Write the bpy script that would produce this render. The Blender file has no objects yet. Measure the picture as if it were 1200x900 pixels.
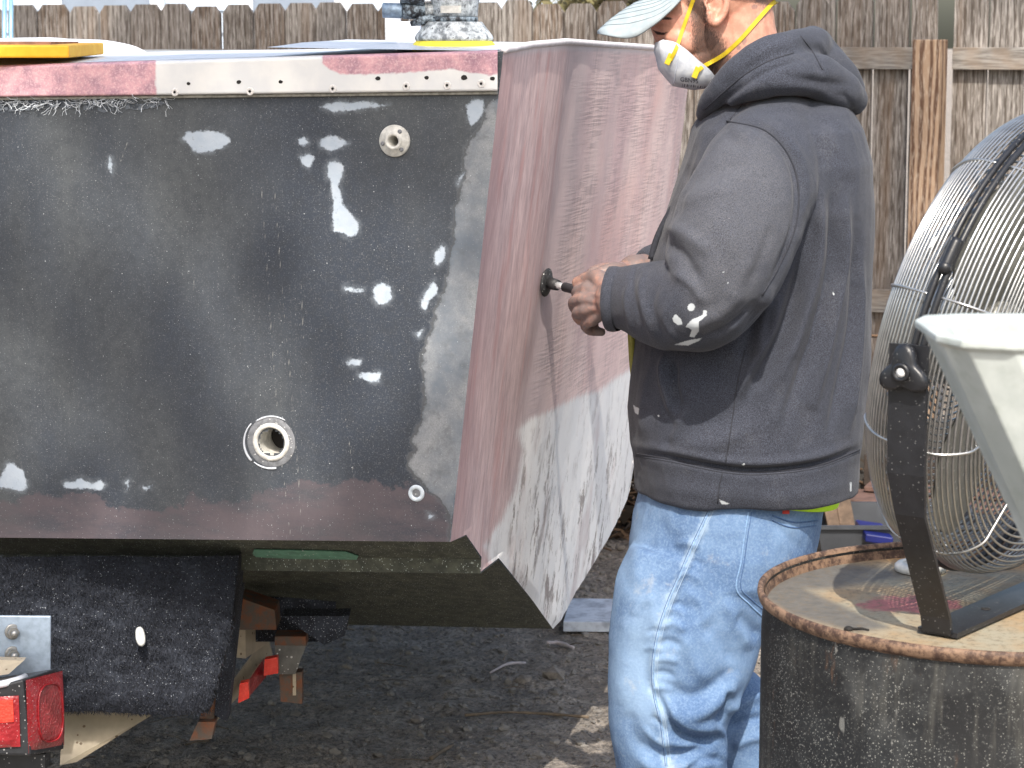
import bpy, bmesh, math, random
import numpy as np
from mathutils import Vector, Matrix
from mathutils.bvhtree import BVHTree

random.seed(7)
RNG = np.random.default_rng(11)
SC = bpy.context.scene
COL = SC.collection
R = math.radians

# ---------------------------------------------------------------- camera, sky, sun
F = 2670.0                     # focal length in photo pixels (1200 wide)
HZ = 50.0                      # horizon row in the photo
PITCH = math.atan((450 - HZ) / F)
CAMZ = 1.58
camd = bpy.data.cameras.new('camera')
cam = bpy.data.objects.new('camera', camd)
COL.objects.link(cam)
cam.location = (0, 0, CAMZ)
cam.rotation_euler = (math.pi / 2 - PITCH, 0, 0)
camd.sensor_width = 36
camd.lens = 36 * F / 1200
camd.clip_start = 0.05
camd.clip_end = 2000
camd.dof.use_dof = True
camd.dof.focus_distance = 3.75
camd.dof.aperture_fstop = 18
SC.camera = cam

SUN_DIR = Vector((0.0, -0.64, 0.76)).normalized()      # towards the sun
wd = bpy.data.worlds.new('World')
SC.world = wd
wd.use_nodes = True
wn = wd.node_tree
sky = wn.nodes.new('ShaderNodeTexSky')
sky.sky_type = 'NISHITA'
sky.sun_disc = False
sky.sun_elevation = math.asin(SUN_DIR.z)
sky.sun_rotation = math.atan2(SUN_DIR.x, SUN_DIR.y)
sky.air_density = 1.3
sky.dust_density = 4.0
bg = wn.nodes['Background']
bg.inputs['Strength'].default_value = 0.15
wn.links.new(sky.outputs[0], bg.inputs['Color'])
sund = bpy.data.lights.new('sun', 'SUN')
sund.energy = 3.1
sund.angle = R(0.5)
sund.color = (1.0, 0.94, 0.85)
sun = bpy.data.objects.new('sun', sund)
COL.objects.link(sun)
sun.location = (0, -8, 9)
sun.rotation_euler = SUN_DIR.to_track_quat('Z', 'Y').to_euler()
SC.view_settings.view_transform = 'Standard'
SC.view_settings.look = 'None'
SC.view_settings.exposure = 0.84
SC.view_settings.gamma = 1.0

# ---------------------------------------------------------------- geometry helpers
CP, SP = math.cos(PITCH), math.sin(PITCH)


def ray(px, py):
    u = (px - 600) / F
    v = (450 - py) / F
    return np.array([u, CP + v * SP, -SP + v * CP])


def P(px, py, Y):
    d = ray(px, py)
    return np.array([0, 0, CAMZ]) + d * (Y / d[1])


def ray_plane(px, py, p0, n):
    d = ray(px, py)
    o = np.array([0, 0, CAMZ])
    return o + d * (np.dot(p0 - o, n) / np.dot(d, n))


def proj(v):
    v = np.asarray(v, float)
    x, y, z = v[:, 0], v[:, 1], v[:, 2] - CAMZ
    t = y * CP - z * SP
    up = y * SP + z * CP
    return 600 + F * x / t, 450 - F * up / t


def mpp(Y):                    # metres per photo pixel at depth Y
    return Y / CP / F


def nrm(v):
    v = np.asarray(v, float)
    return v / max(np.linalg.norm(v), 1e-12)


ORG = {}


def mk(name, verts, faces, mat=None, parent=None, smooth=False, attrs=None, kind=None):
    verts = np.asarray(verts, float)
    c = (verts.min(0) + verts.max(0)) / 2
    if parent is None:
        c[2] = verts[:, 2].min()
    me = bpy.data.meshes.new(name)
    me.from_pydata((verts - c).tolist(), [], [list(map(int, f)) for f in faces])
    me.update()
    if smooth:
        me.polygons.foreach_set('use_smooth', [True] * len(me.polygons))
    if mat:
        me.materials.append(mat)
    if attrs:
        for k, a in attrs.items():
            at = me.attributes.new(k, 'FLOAT', 'POINT')
            at.data.foreach_set('value', np.asarray(a, np.float32))
    o = bpy.data.objects.new(name, me)
    COL.objects.link(o)
    ORG[o] = c
    if parent is not None:
        o.parent = parent
        o.location = c - ORG[parent]
    else:
        o.location = c
    if kind:
        o['kind'] = kind
    return o


def thing(name, label, cat, loc, group=None):
    o = bpy.data.objects.new(name, None)
    o.empty_display_size = 0.05
    COL.objects.link(o)
    o.location = loc
    ORG[o] = np.array(loc, float)
    tag(o, label, cat, group)
    return o


def tag(o, label, cat, group=None):
    o['label'] = label
    o['category'] = cat
    if group:
        o['group'] = group
    return o


def dup(o, delta, parent, label=None):     # copy of a part moved by a world vector, mesh shared
    c = o.copy()
    COL.objects.link(c)
    c.parent = parent
    ORG[c] = ORG[o] + np.asarray(delta, float)
    c.location = ORG[c] - ORG[parent] if parent is not None else ORG[c]
    return c


class MB:                      # collects simple shapes into one mesh
    def __init__(s):
        s.v, s.f, s.n = [], [], 0

    def add(s, v, f):
        v = np.asarray(v, float).reshape(-1, 3)
        s.v.append(v)
        s.f += [[i + s.n for i in q] for q in f]
        s.n += len(v)
        return s

    def box8(s, c):            # corners: bottom ring (4) then top ring (4)
        return s.add(c, [(3, 2, 1, 0), (4, 5, 6, 7), (0, 1, 5, 4), (1, 2, 6, 5), (2, 3, 7, 6), (3, 0, 4, 7)])

    def box(s, c, ax, ay, az):  # centre and three half axes
        c, ax, ay, az = map(np.asarray, (c, ax, ay, az))
        return s.box8([c - ax - ay - az, c + ax - ay - az, c + ax + ay - az, c - ax + ay - az,
                       c - ax - ay + az, c + ax - ay + az, c + ax + ay + az, c - ax + ay + az])

    def tube(s, path, rad, n=8, closed=False, caps=True, flat=None):
        path = np.asarray(path, float)
        m = len(path)
        rad = np.broadcast_to(rad, (m,))
        if closed:
            tan = np.roll(path, -1, 0) - np.roll(path, 1, 0)
        else:
            tan = np.gradient(path, axis=0)
        tan /= np.maximum(np.linalg.norm(tan, axis=1), 1e-9)[:, None]
        ref = np.array([0, 0, 1.0]) if abs(tan[0][2]) < .9 else np.array([1.0, 0, 0])
        a = nrm(np.cross(tan[0], ref))
        rings = []
        for i in range(m):
            a = nrm(a - tan[i] * np.dot(a, tan[i]))
            b = np.cross(tan[i], a)
            th = np.arange(n) * 2 * math.pi / n
            rings.append(path[i] + rad[i] * (np.cos(th)[:, None] * a + np.sin(th)[:, None] * b))
        return s.rings(rings, closed, caps)

    def rings(s, rings, closed=False, caps=True):
        n = len(rings[0])
        m = len(rings)
        f = []
        for i in range(m if closed else m - 1):
            j = (i + 1) % m
            for k in range(n):
                l = (k + 1) % n
                f.append((i * n + k, i * n + l, j * n + l, j * n + k))
        if caps and not closed:
            f.append(tuple(range(n))[::-1])
            f.append(tuple((m - 1) * n + k for k in range(n)))
        return s.add(np.concatenate(rings), f)

    def ell(s, c, ax, ay, az, nu=20, nv=12):
        rings = []
        for i in range(nv + 1):
            ph = -math.pi / 2 + math.pi * (i + .02) / (nv + .04)
            th = np.arange(nu) * 2 * math.pi / nu
            rings.append(np.asarray(c) + math.sin(ph) * np.asarray(az)
                         + math.cos(ph) * (np.cos(th)[:, None] * np.asarray(ax) + np.sin(th)[:, None] * np.asarray(ay)))
        return s.rings(rings)

    def lathe(s, c, axis, prof, n=24, caps=True, u=None):   # prof: (radius, height)
        axis = nrm(axis)
        a = nrm(np.cross(axis, [0, 0, 1.0] if abs(axis[2]) < .9 else [1.0, 0, 0])) if u is None else u
        b = np.cross(axis, a)
        th = np.arange(n) * 2 * math.pi / n
        return s.rings([np.asarray(c) + axis * h + r * (np.cos(th)[:, None] * a + np.sin(th)[:, None] * b)
                        for r, h in prof], caps=caps)

    def verts(s):
        return np.concatenate(s.v)

    def build(s, name, mat=None, parent=None, smooth=False, **k):
        return mk(name, s.verts(), s.f, mat, parent, smooth, **k)


def bevel(o, w, seg=2):
    me = o.data
    bm = bmesh.new()
    bm.from_mesh(me)
    bmesh.ops.bevel(bm, geom=bm.edges[:], offset=w, segments=seg, affect='EDGES', profile=.5)
    bm.to_mesh(me)
    bm.free()
    return o


def grid_faces(nu, nv, off=0, flip=False):
    i, j = np.meshgrid(np.arange(nu - 1), np.arange(nv - 1), indexing='ij')
    a = (i * nv + j).ravel() + off
    q = np.stack([a, a + 1, a + nv + 1, a + nv], 1)
    return (q[:, ::-1] if flip else q).tolist()


# numpy value noise
def _h(i, j, k):
    x = (i * 374761393 + j * 668265263 + k * 2147483647 * 3 + 1274126177) & 0xffffffff
    x = ((x ^ (x >> 13)) * 1274126177) & 0xffffffff
    x = ((x ^ (x >> 16)) * 2246822519) & 0xffffffff
    return ((x >> 8) & 0xffff) / 32767.5 - 1


def vn(p, s=1.0, seed=0):
    p = np.asarray(p, float) * s + seed * 17.31 + 1000
    i = np.floor(p).astype(np.int64)
    f = p - i
    f = f * f * f * (f * (f * 6 - 15) + 10)
    r = 0
    for a in (0, 1):
        for b in (0, 1):
            for c in (0, 1):
                w = (f[:, 0] if a else 1 - f[:, 0]) * (f[:, 1] if b else 1 - f[:, 1]) * (f[:, 2] if c else 1 - f[:, 2])
                r = r + w * _h(i[:, 0] + a, i[:, 1] + b, i[:, 2] + c)
    return r


def fbm(p, s=1.0, oct=4, seed=0, gain=.5):
    r, a = 0, 1.0
    for o in range(oct):
        r = r + a * vn(p, s * 2 ** o, seed + o)
        a *= gain
    return r


def sdf(x, y, poly):           # signed distance (negative inside), pixels
    poly = np.asarray(poly, float)
    d = np.full(len(x), 1e9)
    ins = np.zeros(len(x), bool)
    n = len(poly)
    for i in range(n):
        ax, ay = poly[i]
        bx, by = poly[(i + 1) % n]
        ex, ey = bx - ax, by - ay
        wx, wy = x - ax, y - ay
        t = np.clip((wx * ex + wy * ey) / (ex * ex + ey * ey + 1e-9), 0, 1)
        d = np.minimum(d, np.hypot(wx - ex * t, wy - ey * t))
        c = ((ay > y) != (by > y)) & (x < ex * (y - ay) / (ey if abs(ey) > 1e-9 else 1e-9) + ax)
        ins ^= c
    return np.where(ins, -d, d)


def layer(x, y, polys):
    d = np.full(len(x), 1e3)
    for p in polys:
        d = np.minimum(d, sdf(x, y, p))
    return np.clip(d, -60, 60)


def ellp(cx, cy, rx, ry, n=14):
    return [(cx + rx * math.cos(2 * math.pi * k / n), cy + ry * math.sin(2 * math.pi * k / n)) for k in range(n)]


def cat(pts, n=6):             # catmull-rom resample
    p = np.asarray(pts, float)
    if len(p) < 3:
        t = np.linspace(0, 1, n * 2)[:, None]
        return p[0] * (1 - t) + p[-1] * t
    q = np.vstack([2 * p[0] - p[1], p, 2 * p[-1] - p[-2]])
    out = []
    for i in range(1, len(q) - 2):
        for t in np.arange(n) / n:
            a, b, c, d = q[i - 1], q[i], q[i + 1], q[i + 2]
            out.append(.5 * (2 * b + (c - a) * t + (2 * a - 5 * b + 4 * c - d) * t * t + (3 * b - a - 3 * c + d) * t ** 3))
    out.append(q[-2])
    return np.array(out)


def strokedist(x, y, pts):     # distance to polyline and position along it (0..1)
    pts = np.asarray(pts, float)
    seg = np.hypot(*(pts[1:] - pts[:-1]).T)
    cum = np.concatenate([[0], np.cumsum(seg)])
    d = np.full(len(x), 1e9)
    s = np.zeros(len(x))
    sd = np.zeros(len(x))
    for i in range(len(pts) - 1):
        ax, ay = pts[i]
        ex, ey = pts[i + 1] - pts[i]
        wx, wy = x - ax, y - ay
        t = np.clip((wx * ex + wy * ey) / (ex * ex + ey * ey + 1e-9), 0, 1)
        dd = np.hypot(wx - ex * t, wy - ey * t)
        m = dd < d
        d[m] = dd[m]
        s[m] = (cum[i] + t[m] * seg[i]) / cum[-1]
        sd[m] = np.sign(ex * wy - ey * wx)[m]
    return d, s, sd


# ---------------------------------------------------------------- material helper
def C(*c):                     # sRGB 0-255 -> linear
    return tuple((x / 255 / 12.92 if x < 10 else ((x / 255 + .055) / 1.055) ** 2.4) for x in c)


class G:
    def __init__(s, name, rough=.6, metal=0.0, base=None, spec=None):
        s.m = bpy.data.materials.new(name)
        s.m.use_nodes = True
        s.t = s.m.node_tree
        s.b = s.t.nodes['Principled BSDF']
        s.b.inputs['Roughness'].default_value = rough
        s.b.inputs['Metallic'].default_value = metal
        if spec is not None:
            s.b.inputs['Specular IOR Level'].default_value = spec
        if base is not None:
            s.c(s.b.inputs['Base Color'], base)
        s._co = None

    def c(s, sock, v):
        if isinstance(v, bpy.types.NodeSocket):
            s.t.links.new(v, sock)
        elif isinstance(v, (tuple, list)) and sock.type == 'RGBA':
            sock.default_value = (*v[:3], 1)
        elif sock.type == 'RGBA':
            sock.default_value = (v, v, v, 1)
        else:
            sock.default_value = v

    def nd(s, t, **p):
        n = s.t.nodes.new(t)
        for k, v in p.items():
            setattr(n, k, v)
        return n

    def co(s, scale=(1, 1, 1), rot=(0, 0, 0), kind='Object'):
        if s._co is None:
            s._co = s.nd('ShaderNodeTexCoord')
        mp = s.nd('ShaderNodeMapping')
        mp.inputs['Scale'].default_value = scale
        mp.inputs['Rotation'].default_value = rot
        inf = None
        s.t.links.new(s._co.outputs[kind], mp.inputs['Vector'])
        return mp.outputs[0]

    def rnd(s):
        return s.nd('ShaderNodeObjectInfo').outputs['Random']

    def noise(s, scale, detail=4, rough=.55, vec=None, dist=0.0, w=None):
        n = s.nd('ShaderNodeTexNoise')
        if w is not None:
            n.noise_dimensions = '4D'
            s.c(n.inputs['W'], w)
        s.c(n.inputs['Vector'], vec if vec is not None else s.co())
        n.inputs['Scale'].default_value = scale
        n.inputs['Detail'].default_value = detail
        n.inputs['Roughness'].default_value = rough
        n.inputs['Distortion'].default_value = dist
        return n.outputs[0]

    def voro(s, scale, vec=None, out='Distance', feature='F1'):
        n = s.nd('ShaderNodeTexVoronoi', feature=feature)
        s.c(n.inputs['Vector'], vec if vec is not None else s.co())
        n.inputs['Scale'].default_value = scale
        return n.outputs[out]

    def wave(s, scale, vec=None, dist=0, detail=2, dscale=1, direction='X', typ='BANDS'):
        n = s.nd('ShaderNodeTexWave', wave_type=typ)
        if typ == 'BANDS':
            n.bands_direction = direction
        s.c(n.inputs['Vector'], vec if vec is not None else s.co())
        n.inputs['Scale'].default_value = scale
        n.inputs['Distortion'].default_value = dist
        n.inputs['Detail'].default_value = detail
        n.inputs['Detail Scale'].default_value = dscale
        return n.outputs['Fac']

    def ramp(s, fac, stops):
        n = s.nd('ShaderNodeValToRGB')
        s.c(n.inputs[0], fac)
        cr = n.color_ramp
        while len(cr.elements) < len(stops):
            cr.elements.new(.5)
        for e, (p, c) in zip(cr.elements, stops):
            e.position = p
            e.color = (*c, 1) if isinstance(c, (tuple, list)) else (c, c, c, 1)
        return n.outputs[0]

    def ss(s, v, lo, hi, a=0.0, b=1.0, smooth=True):
        n = s.nd('ShaderNodeMapRange', interpolation_type='SMOOTHSTEP' if smooth else 'LINEAR')
        for k, x in zip(('Value', 'From Min', 'From Max', 'To Min', 'To Max'), (v, lo, hi, a, b)):
            s.c(n.inputs[k], x)
        return n.outputs[0]

    def math(s, op, a, b=0.0, clamp=False):
        n = s.nd('ShaderNodeMath', operation=op, use_clamp=clamp)
        s.c(n.inputs[0], a)
        s.c(n.inputs[1], b)
        return n.outputs[0]

    def mix(s, fac, a, b, mode='MIX'):
        n = s.nd('ShaderNodeMix', data_type='RGBA', blend_type=mode)
        s.c(n.inputs[0], fac)
        s.c(n.inputs[6], a)
        s.c(n.inputs[7], b)
        return n.outputs[2]

    def attr(s, name):
        return s.nd('ShaderNodeAttribute', attribute_name=name).outputs['Fac']

    def bump(s, h, strength=.5, dist=.002, prev=None):
        n = s.nd('ShaderNodeBump')
        n.inputs['Strength'].default_value = strength
        n.inputs['Distance'].default_value = dist
        s.c(n.inputs['Height'], h)
        if prev is not None:
            s.t.links.new(prev, n.inputs['Normal'])
        return n.outputs[0]

    def specks(s, scale, r=.22, p=.4, vec=None, w=.06):
        """sparse little spots: 1 inside"""
        vec = vec if vec is not None else s.co()
        d = s.voro(scale, vec)
        col = s.voro(scale, vec, 'Color')
        keep = s.math('LESS_THAN', col, p)
        rr = s.math('MULTIPLY', s.ss(s.noise(scale * .7, 1, vec=vec), .3, .7, .4, 1.3), r)
        return s.math('MULTIPLY', s.math('LESS_THAN', d, rr), keep)

    def out(s, base=None, rough=None, normal=None, metal=None, alpha=None):
        for k, v in (('Base Color', base), ('Roughness', rough), ('Normal', normal), ('Metallic', metal)):
            if v is not None:
                s.c(s.b.inputs[k], v)
        return s.m


def simple(name, col, rough=.6, metal=0.0, var=.25, scale=40, bump=.15, bdist=.001, specks=0, speck_col=(.6, .6, .58)):
    g = G(name, rough, metal)
    n = g.noise(scale, 5, .6)
    base = g.mix(g.ss(n, .3, .7), tuple(c * (1 - var) for c in col), tuple(min(1, c * (1 + var)) for c in col))
    if specks:
        base = g.mix(g.specks(specks, .25, .3), base, speck_col)
    return g.out(base, None, g.bump(n, bump, bdist))
# ================================================================ BOAT
YAW = R(15)
TD = np.array([-math.cos(YAW), math.sin(YAW), 0])      # along the transom, to port
SD = np.array([math.sin(YAW), math.cos(YAW), 0])       # forward along the boat
A0 = P(590, 60, 3.65)
B0 = ray_plane(528, 635, A0, SD)
NS = nrm(np.cross(B0 - A0, SD))
if NS[0] < 0:
    NS = -NS


def on_tr(px, py, off=0.0):
    return ray_plane(px, py, A0 - SD * off, SD)


def on_side(px, py, off=0.0):
    return ray_plane(px, py, A0 + NS * off, NS)


def side_uv(p):                # (forward, up along the flare)
    e = nrm(B0 - A0)
    d = np.asarray(p) - A0
    return d @ SD, d @ e


boat = thing('boat', 'dark grey boat hull with sanded pink and white side, standing on its trailer', 'boat',
             (A0[0] - .9, A0[1] + 1.5, .55))

# --- materials
g = G('transom_gelcoat', .55)
co = g.co()
n1 = g.noise(3.2, 4, .55, g.co((1, 1, .45), (0, .6, 0)))
n2 = g.noise(60, 6, .65)
n3 = g.noise(420, 2, .5)
base = g.mix(g.ss(n1, .38, .64), C(47, 54, 65), C(76, 80, 83))  # dusty mottling that also paints in diagonal dapples of sun
base = g.mix(g.ss(n2, .35, .7, 0, .5), base, C(48, 52, 58))
base = g.mix(g.ss(n3, .5, .75, 0, .4), base, C(108, 110, 114))
wob = g.math('MULTIPLY', g.math('SUBTRACT', g.noise(38, 6, .65), .5), 22)
wob2 = g.math('MULTIPLY', g.math('SUBTRACT', g.noise(20, 7, .7), .5), 60)
mv = g.ss(g.math('ADD', g.attr('sd_mauve'), wob2), 3, -3)
mv = g.math('MULTIPLY', mv, g.ss(g.noise(14, 6, .7, g.co((.5, .5, 1.6))), .3, .58, .35, 1.0))
base = g.mix(g.math('MULTIPLY', mv, .85), base, g.mix(n2, C(78, 70, 76), C(98, 88, 92)))
gr = g.ss(g.math('ADD', g.attr('sd_grey'), wob), 5, -5)
gcol = g.mix(g.ss(g.noise(9, 5, .6), .35, .65), C(104, 113, 124), C(156, 158, 160))
gcol = g.mix(g.ss(n3, .35, .7, 0, .45), gcol, C(104, 110, 116))
gcol = g.mix(g.math('MULTIPLY', g.ss(g.noise(30, 6, .7), .5, .68), .6), gcol, C(96, 100, 104))
base = g.mix(g.math('MULTIPLY', gr, .85), base, gcol)
edge = g.math('MULTIPLY', g.ss(g.math('ABSOLUTE', g.math('ADD', g.attr('sd_grey'), wob)), 2.2, .4), .6)
base = g.mix(edge, base, C(60, 62, 64))
scr = g.math('MULTIPLY', g.ss(g.noise(120, 2, .5, g.co((1, 1, .035))), .66, .74), g.ss(g.noise(5, 3), .45, .6))
lsc = g.math('MULTIPLY', g.ss(g.attr('sd_scr'), .9, .3), g.ss(g.noise(60, 4, .7), .42, .56))
base = g.mix(g.math('MULTIPLY', lsc, .55), base, C(160, 160, 156))
scr2 = g.math('MULTIPLY', g.ss(g.noise(90, 2, .5, g.co((1, 1, .06), (0, .7, 0))), .70, .74), .4)
sp = g.math('MAXIMUM', g.specks(190, .15, .14), g.math('MULTIPLY', g.specks(430, .22, .25), .6))
base = g.mix(g.math('MULTIPLY', sp, .7), base, C(190, 195, 198))
wsum = g.math('ADD', g.attr('sd_white'), g.math('MULTIPLY', g.math('SUBTRACT', g.noise(85, 6, .72), .5), 11))
halo = g.math('MULTIPLY', g.ss(wsum, 7, 0), g.ss(g.noise(50, 4), .35, .65))
base = g.mix(g.math('MULTIPLY', halo, .4), base, C(128, 136, 144))
wh = g.math('MULTIPLY', g.ss(wsum, 1.2, -1.6), g.ss(g.noise(160, 4, .7), .25, .42, .55, 1.0))
base = g.mix(wh, base, g.mix(g.noise(55, 3), C(150, 164, 180), C(182, 190, 198)))
M_TR = g.out(base, g.mix(wh, .52, .7), g.bump(g.noise(300, 4, .6), .25, .0008, g.bump(wh, .6, .001)))

g = G('hull_fairing', .75)
uvv = g.co((1, 1, 1))
fw = g.attr('fwd')
st = g.attr('strip')
streak = g.math('ADD', g.math('MULTIPLY', g.noise(34, 6, .66, g.co((2.6, 2.6, .22))), .55), g.math('MULTIPLY', g.noise(80, 5, .7, g.co((2.6, 2.6, .12))), .45))
cl = g.noise(5, 4, .6, g.co((1, 1, .5)))
left = g.mix(g.ss(streak, .34, .66), C(190, 162, 162), C(232, 206, 203))
left = g.mix(g.ss(g.noise(14, 5, .6, g.co((2, 2, .2))), .5, .72, 0, .75), left, C(206, 158, 154))
right = g.mix(g.ss(cl, .32, .7), C(214, 184, 184), C(238, 212, 207))
right = g.mix(g.ss(g.noise(3, 3, .5), .52, .75, 0, .45), right, C(236, 186, 176))
# weave of the cloth showing through the sanded resin
fz2 = g.nd('ShaderNodeCombineXYZ')
sz = g.nd('ShaderNodeSeparateXYZ')
g.c(sz.inputs[0], g.co())
g.c(fz2.inputs[0], g.math('MULTIPLY', fw, 9))
g.c(fz2.inputs[2], g.math('MULTIPLY', sz.outputs[2], 210))
wv = g.ss(g.noise(1.0, 2, .5, fz2.outputs[0]), .42, .60)
fv = g.nd('ShaderNodeCombineXYZ')
g.c(fv.inputs[0], fw)
fz3 = g.nd('ShaderNodeCombineXYZ')
g.c(fz3.inputs[0], g.math('MULTIPLY', fw, 75))
g.c(fz3.inputs[2], g.math('MULTIPLY', sz.outputs[2], 14))
wh_ = g.ss(g.noise(1.0, 2, .5, fz3.outputs[0]), .45, .62)
weave = g.math('MULTIPLY', g.math('ADD', wv, g.math('MULTIPLY', wh_, .6)), g.ss(st, -6, 10))
weave = g.math('MULTIPLY', weave, g.ss(g.noise(7, 3), .3, .62))
right = g.mix(g.math('MULTIPLY', weave, .28), right, C(134, 118, 122))
base = g.mix(g.ss(st, -8, 8), left, right)
base = g.mix(g.math('MULTIPLY', g.ss(g.math('ABSOLUTE', g.math('SUBTRACT', st, 6)), 20, 2), .45), base, C(160, 158, 166))
base = g.mix(g.math('MULTIPLY', g.ss(g.attr('sd_sheer'), 12, 0), .8), base, C(222, 218, 222))
base = g.mix(g.math('MULTIPLY', g.ss(g.attr('sd_edge'), 26, 3), .55), base, C(176, 140, 140))
fine = g.noise(55, 6, .7, g.co((3, 3, .45)))
wb = g.math('MULTIPLY', g.math('SUBTRACT', fine, .5), 20)
wsd = g.math('ADD', g.attr('sd_white'), wb)
wmask = g.ss(wsd, 4, -5)
wcol = g.mix(g.noise(12, 4), C(242, 240, 240), C(253, 252, 250))
flake = g.ss(g.noise(30, 7, .74, g.co((1.1, 1.1, .42))), .51, .58)
flk2 = g.ss(g.noise(9, 5, .65, g.co((1, 1, .6))), .40, .60)
flake = g.math('MULTIPLY', flake, g.ss(g.attr('deep'), -.2, .75, .15, 1.0))
wcol = g.mix(g.ss(g.noise(8, 5, .65, g.co((1, 1, .5))), .48, .66, 0, .5), wcol, C(206, 186, 184))
wcol = g.mix(g.math('MULTIPLY', flake, g.math('ADD', g.math('MULTIPLY', flk2, .75), .08)), wcol, g.mix(g.noise(40, 3), C(104, 98, 96), C(150, 132, 130)))
base = g.mix(wmask, base, wcol)
base = g.mix(g.math('MULTIPLY', g.specks(260, .2, .2), .5), base, C(225, 222, 222))
b1 = g.bump(g.math('MULTIPLY', weave, g.math('SUBTRACT', 1.0, wmask)), .3, .0007)
b2 = g.bump(g.math('ADD', streak, g.math('MULTIPLY', flake, -.5)), .5, .002, b1)
M_SIDE = g.out(base, None, b2)

g = G('underside_paint', .6)
n = g.noise(40, 6, .65)
base = g.mix(g.ss(n, .35, .7), C(58, 62, 56), C(88, 92, 80))
base = g.mix(g.math('MULTIPLY', g.math('MAXIMUM', g.specks(200, .2, .4, g.co((1.2, .7, .6))), g.specks(330, .25, .4)), .8), base, C(190, 200, 196))
M_UNDER = g.out(base, None, g.bump(n, .3, .002))
M_GREEN = simple('green_tape_residue', C(96, 142, 122), .6, var=.2, scale=60, specks=200)

g = G('rail_gelcoat', .45)
pw = g.ss(g.math('ADD', g.attr('sd_pink'), g.math('MULTIPLY', g.math('SUBTRACT', g.noise(80, 4), .5), 6)), 1.5, -1.5)
pk = g.mix(g.ss(g.noise(35, 6, .65), .33, .68), C(158, 122, 136), C(208, 160, 166))
pk = g.mix(g.ss(g.noise(300, 2), .45, .7, 0, .5), pk, C(222, 190, 190))
wc = g.mix(g.ss(g.noise(14, 5), .35, .7), C(206, 207, 208), C(222, 221, 218))
base = g.mix(pw, wc, pk)
base = g.mix(g.math('MULTIPLY', g.specks(120, .16, .12), .6), base, C(120, 110, 104))
M_RAIL = g.out(base, g.mix(pw, .4, .8), g.bump(g.noise(120, 4), .15, .001))
M_WHITE = simple('white_gelcoat', (.58, .61, .66), .4, var=.06, scale=20, bump=.05)
M_CREAM = simple('cream_flange', (.56, .55, .51), .6, var=.2, scale=90, bump=.3)
M_DARK = simple('dark_hole', (.012, .010, .009), .8)
M_GREYS = simple('sanded_grey', C(112, 114, 118), .7, var=.25, scale=120, specks=300)

# --- transom sheet
TL, BL = on_tr(0, 78), on_tr(0, 630)
KL = 1.9 / np.linalg.norm(TL - A0)
TLf, BLf = A0 + (TL - A0) * KL, B0 + (BL - B0) * KL
nu, nv = 330, 200
us = np.concatenate([np.linspace(0, .52, nu - 40, endpoint=False), np.linspace(.52, 1, 40)])
vs = np.linspace(0, 1, nv)
V = ((A0[None] + (TLf - A0)[None] * us[:, None])[:, None] * (1 - vs)[None, :, None]
     + (B0[None] + (BLf - B0)[None] * us[:, None])[:, None] * vs[None, :, None]).reshape(-1, 3)
px, py = proj(V)
white = [
    [(214, 162), (218, 155), (235, 153), (255, 154), (268, 159), (270, 166), (262, 172), (245, 179), (232, 179), (222, 172)],
    [(349, 163), (356, 161), (362, 166), (355, 172), (350, 169)],
    [(375, 164), (388, 158), (400, 162), (408, 167), (397, 174), (388, 177), (376, 171)],
    [(351, 184), (362, 180), (369, 184), (362, 196), (355, 192)],
    [(384, 192), (393, 188), (403, 194), (400, 208), (396, 217), (400, 228), (402, 240), (410, 248), (420, 262), (420, 273),
     (411, 278), (400, 273), (391, 271), (390, 255), (390, 235), (388, 215), (383, 205)],
    [(438, 336), (448, 331), (458, 336), (459, 346), (455, 355), (444, 358), (438, 350)],
    [(403, 336), (428, 338.5), (428, 342), (404, 341)],
    [(495, 350), (508, 329), (513, 335), (512, 345), (503, 352), (500, 364), (494, 360)],
    [(508, 308), (510, 295), (517, 288), (522, 290), (521, 301), (514, 312)],
    [(405, 424), (412, 420), (424, 421), (422, 428), (408, 429)],
    [(419, 439), (432, 436), (446, 437), (444, 447), (428, 446)],
    [(0, 560), (8, 543), (15, 543), (28, 553), (32, 570), (25, 575), (0, 571), (-20, 568)],
    [(75, 567), (95, 560), (108, 567), (118, 562), (124, 570), (117, 574), (75, 571)],
    [(147, 566), (151, 562), (149, 574)], [(166, 571), (180, 568), (172, 575)],
    [(375, 125), (390, 120), (430, 119), (455, 123), (430, 127), (395, 131)],
    [(546, 124), (555, 116), (567, 117), (567, 130), (560, 142), (552, 147), (549, 140)],
    [(486, 390), (494, 387), (492, 395)], [(128, 182), (132, 192), (131, 203), (127, 195)],
    [(536, 212), (544, 202), (541, 210), (537, 216)], [(501, 602), (508, 604), (503, 607)]]
grey = [[(610, 100), (583, 160), (578, 220), (572, 300), (563, 400), (552, 480), (541, 560), (528, 645), (527, 610), (522, 595),
         (508, 580), (500, 572), (488, 560), (480, 550), (478, 535), (487, 525), (482, 515), (490, 500), (497, 480), (497, 450),
         (495, 420), (503, 390), (515, 350), (525, 320), (530, 280), (535, 240), (545, 200), (543, 185), (550, 165), (565, 150),
         (572, 120)]]
mauve = [[(-300, 590), (0, 590), (40, 583), (60, 578), (118, 582), (140, 598), (190, 605), (195, 590), (240, 585), (275, 588),
          (300, 580), (345, 567), (400, 568), (470, 570), (525, 580), (540, 645), (0, 645), (-300, 640)]]
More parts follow.
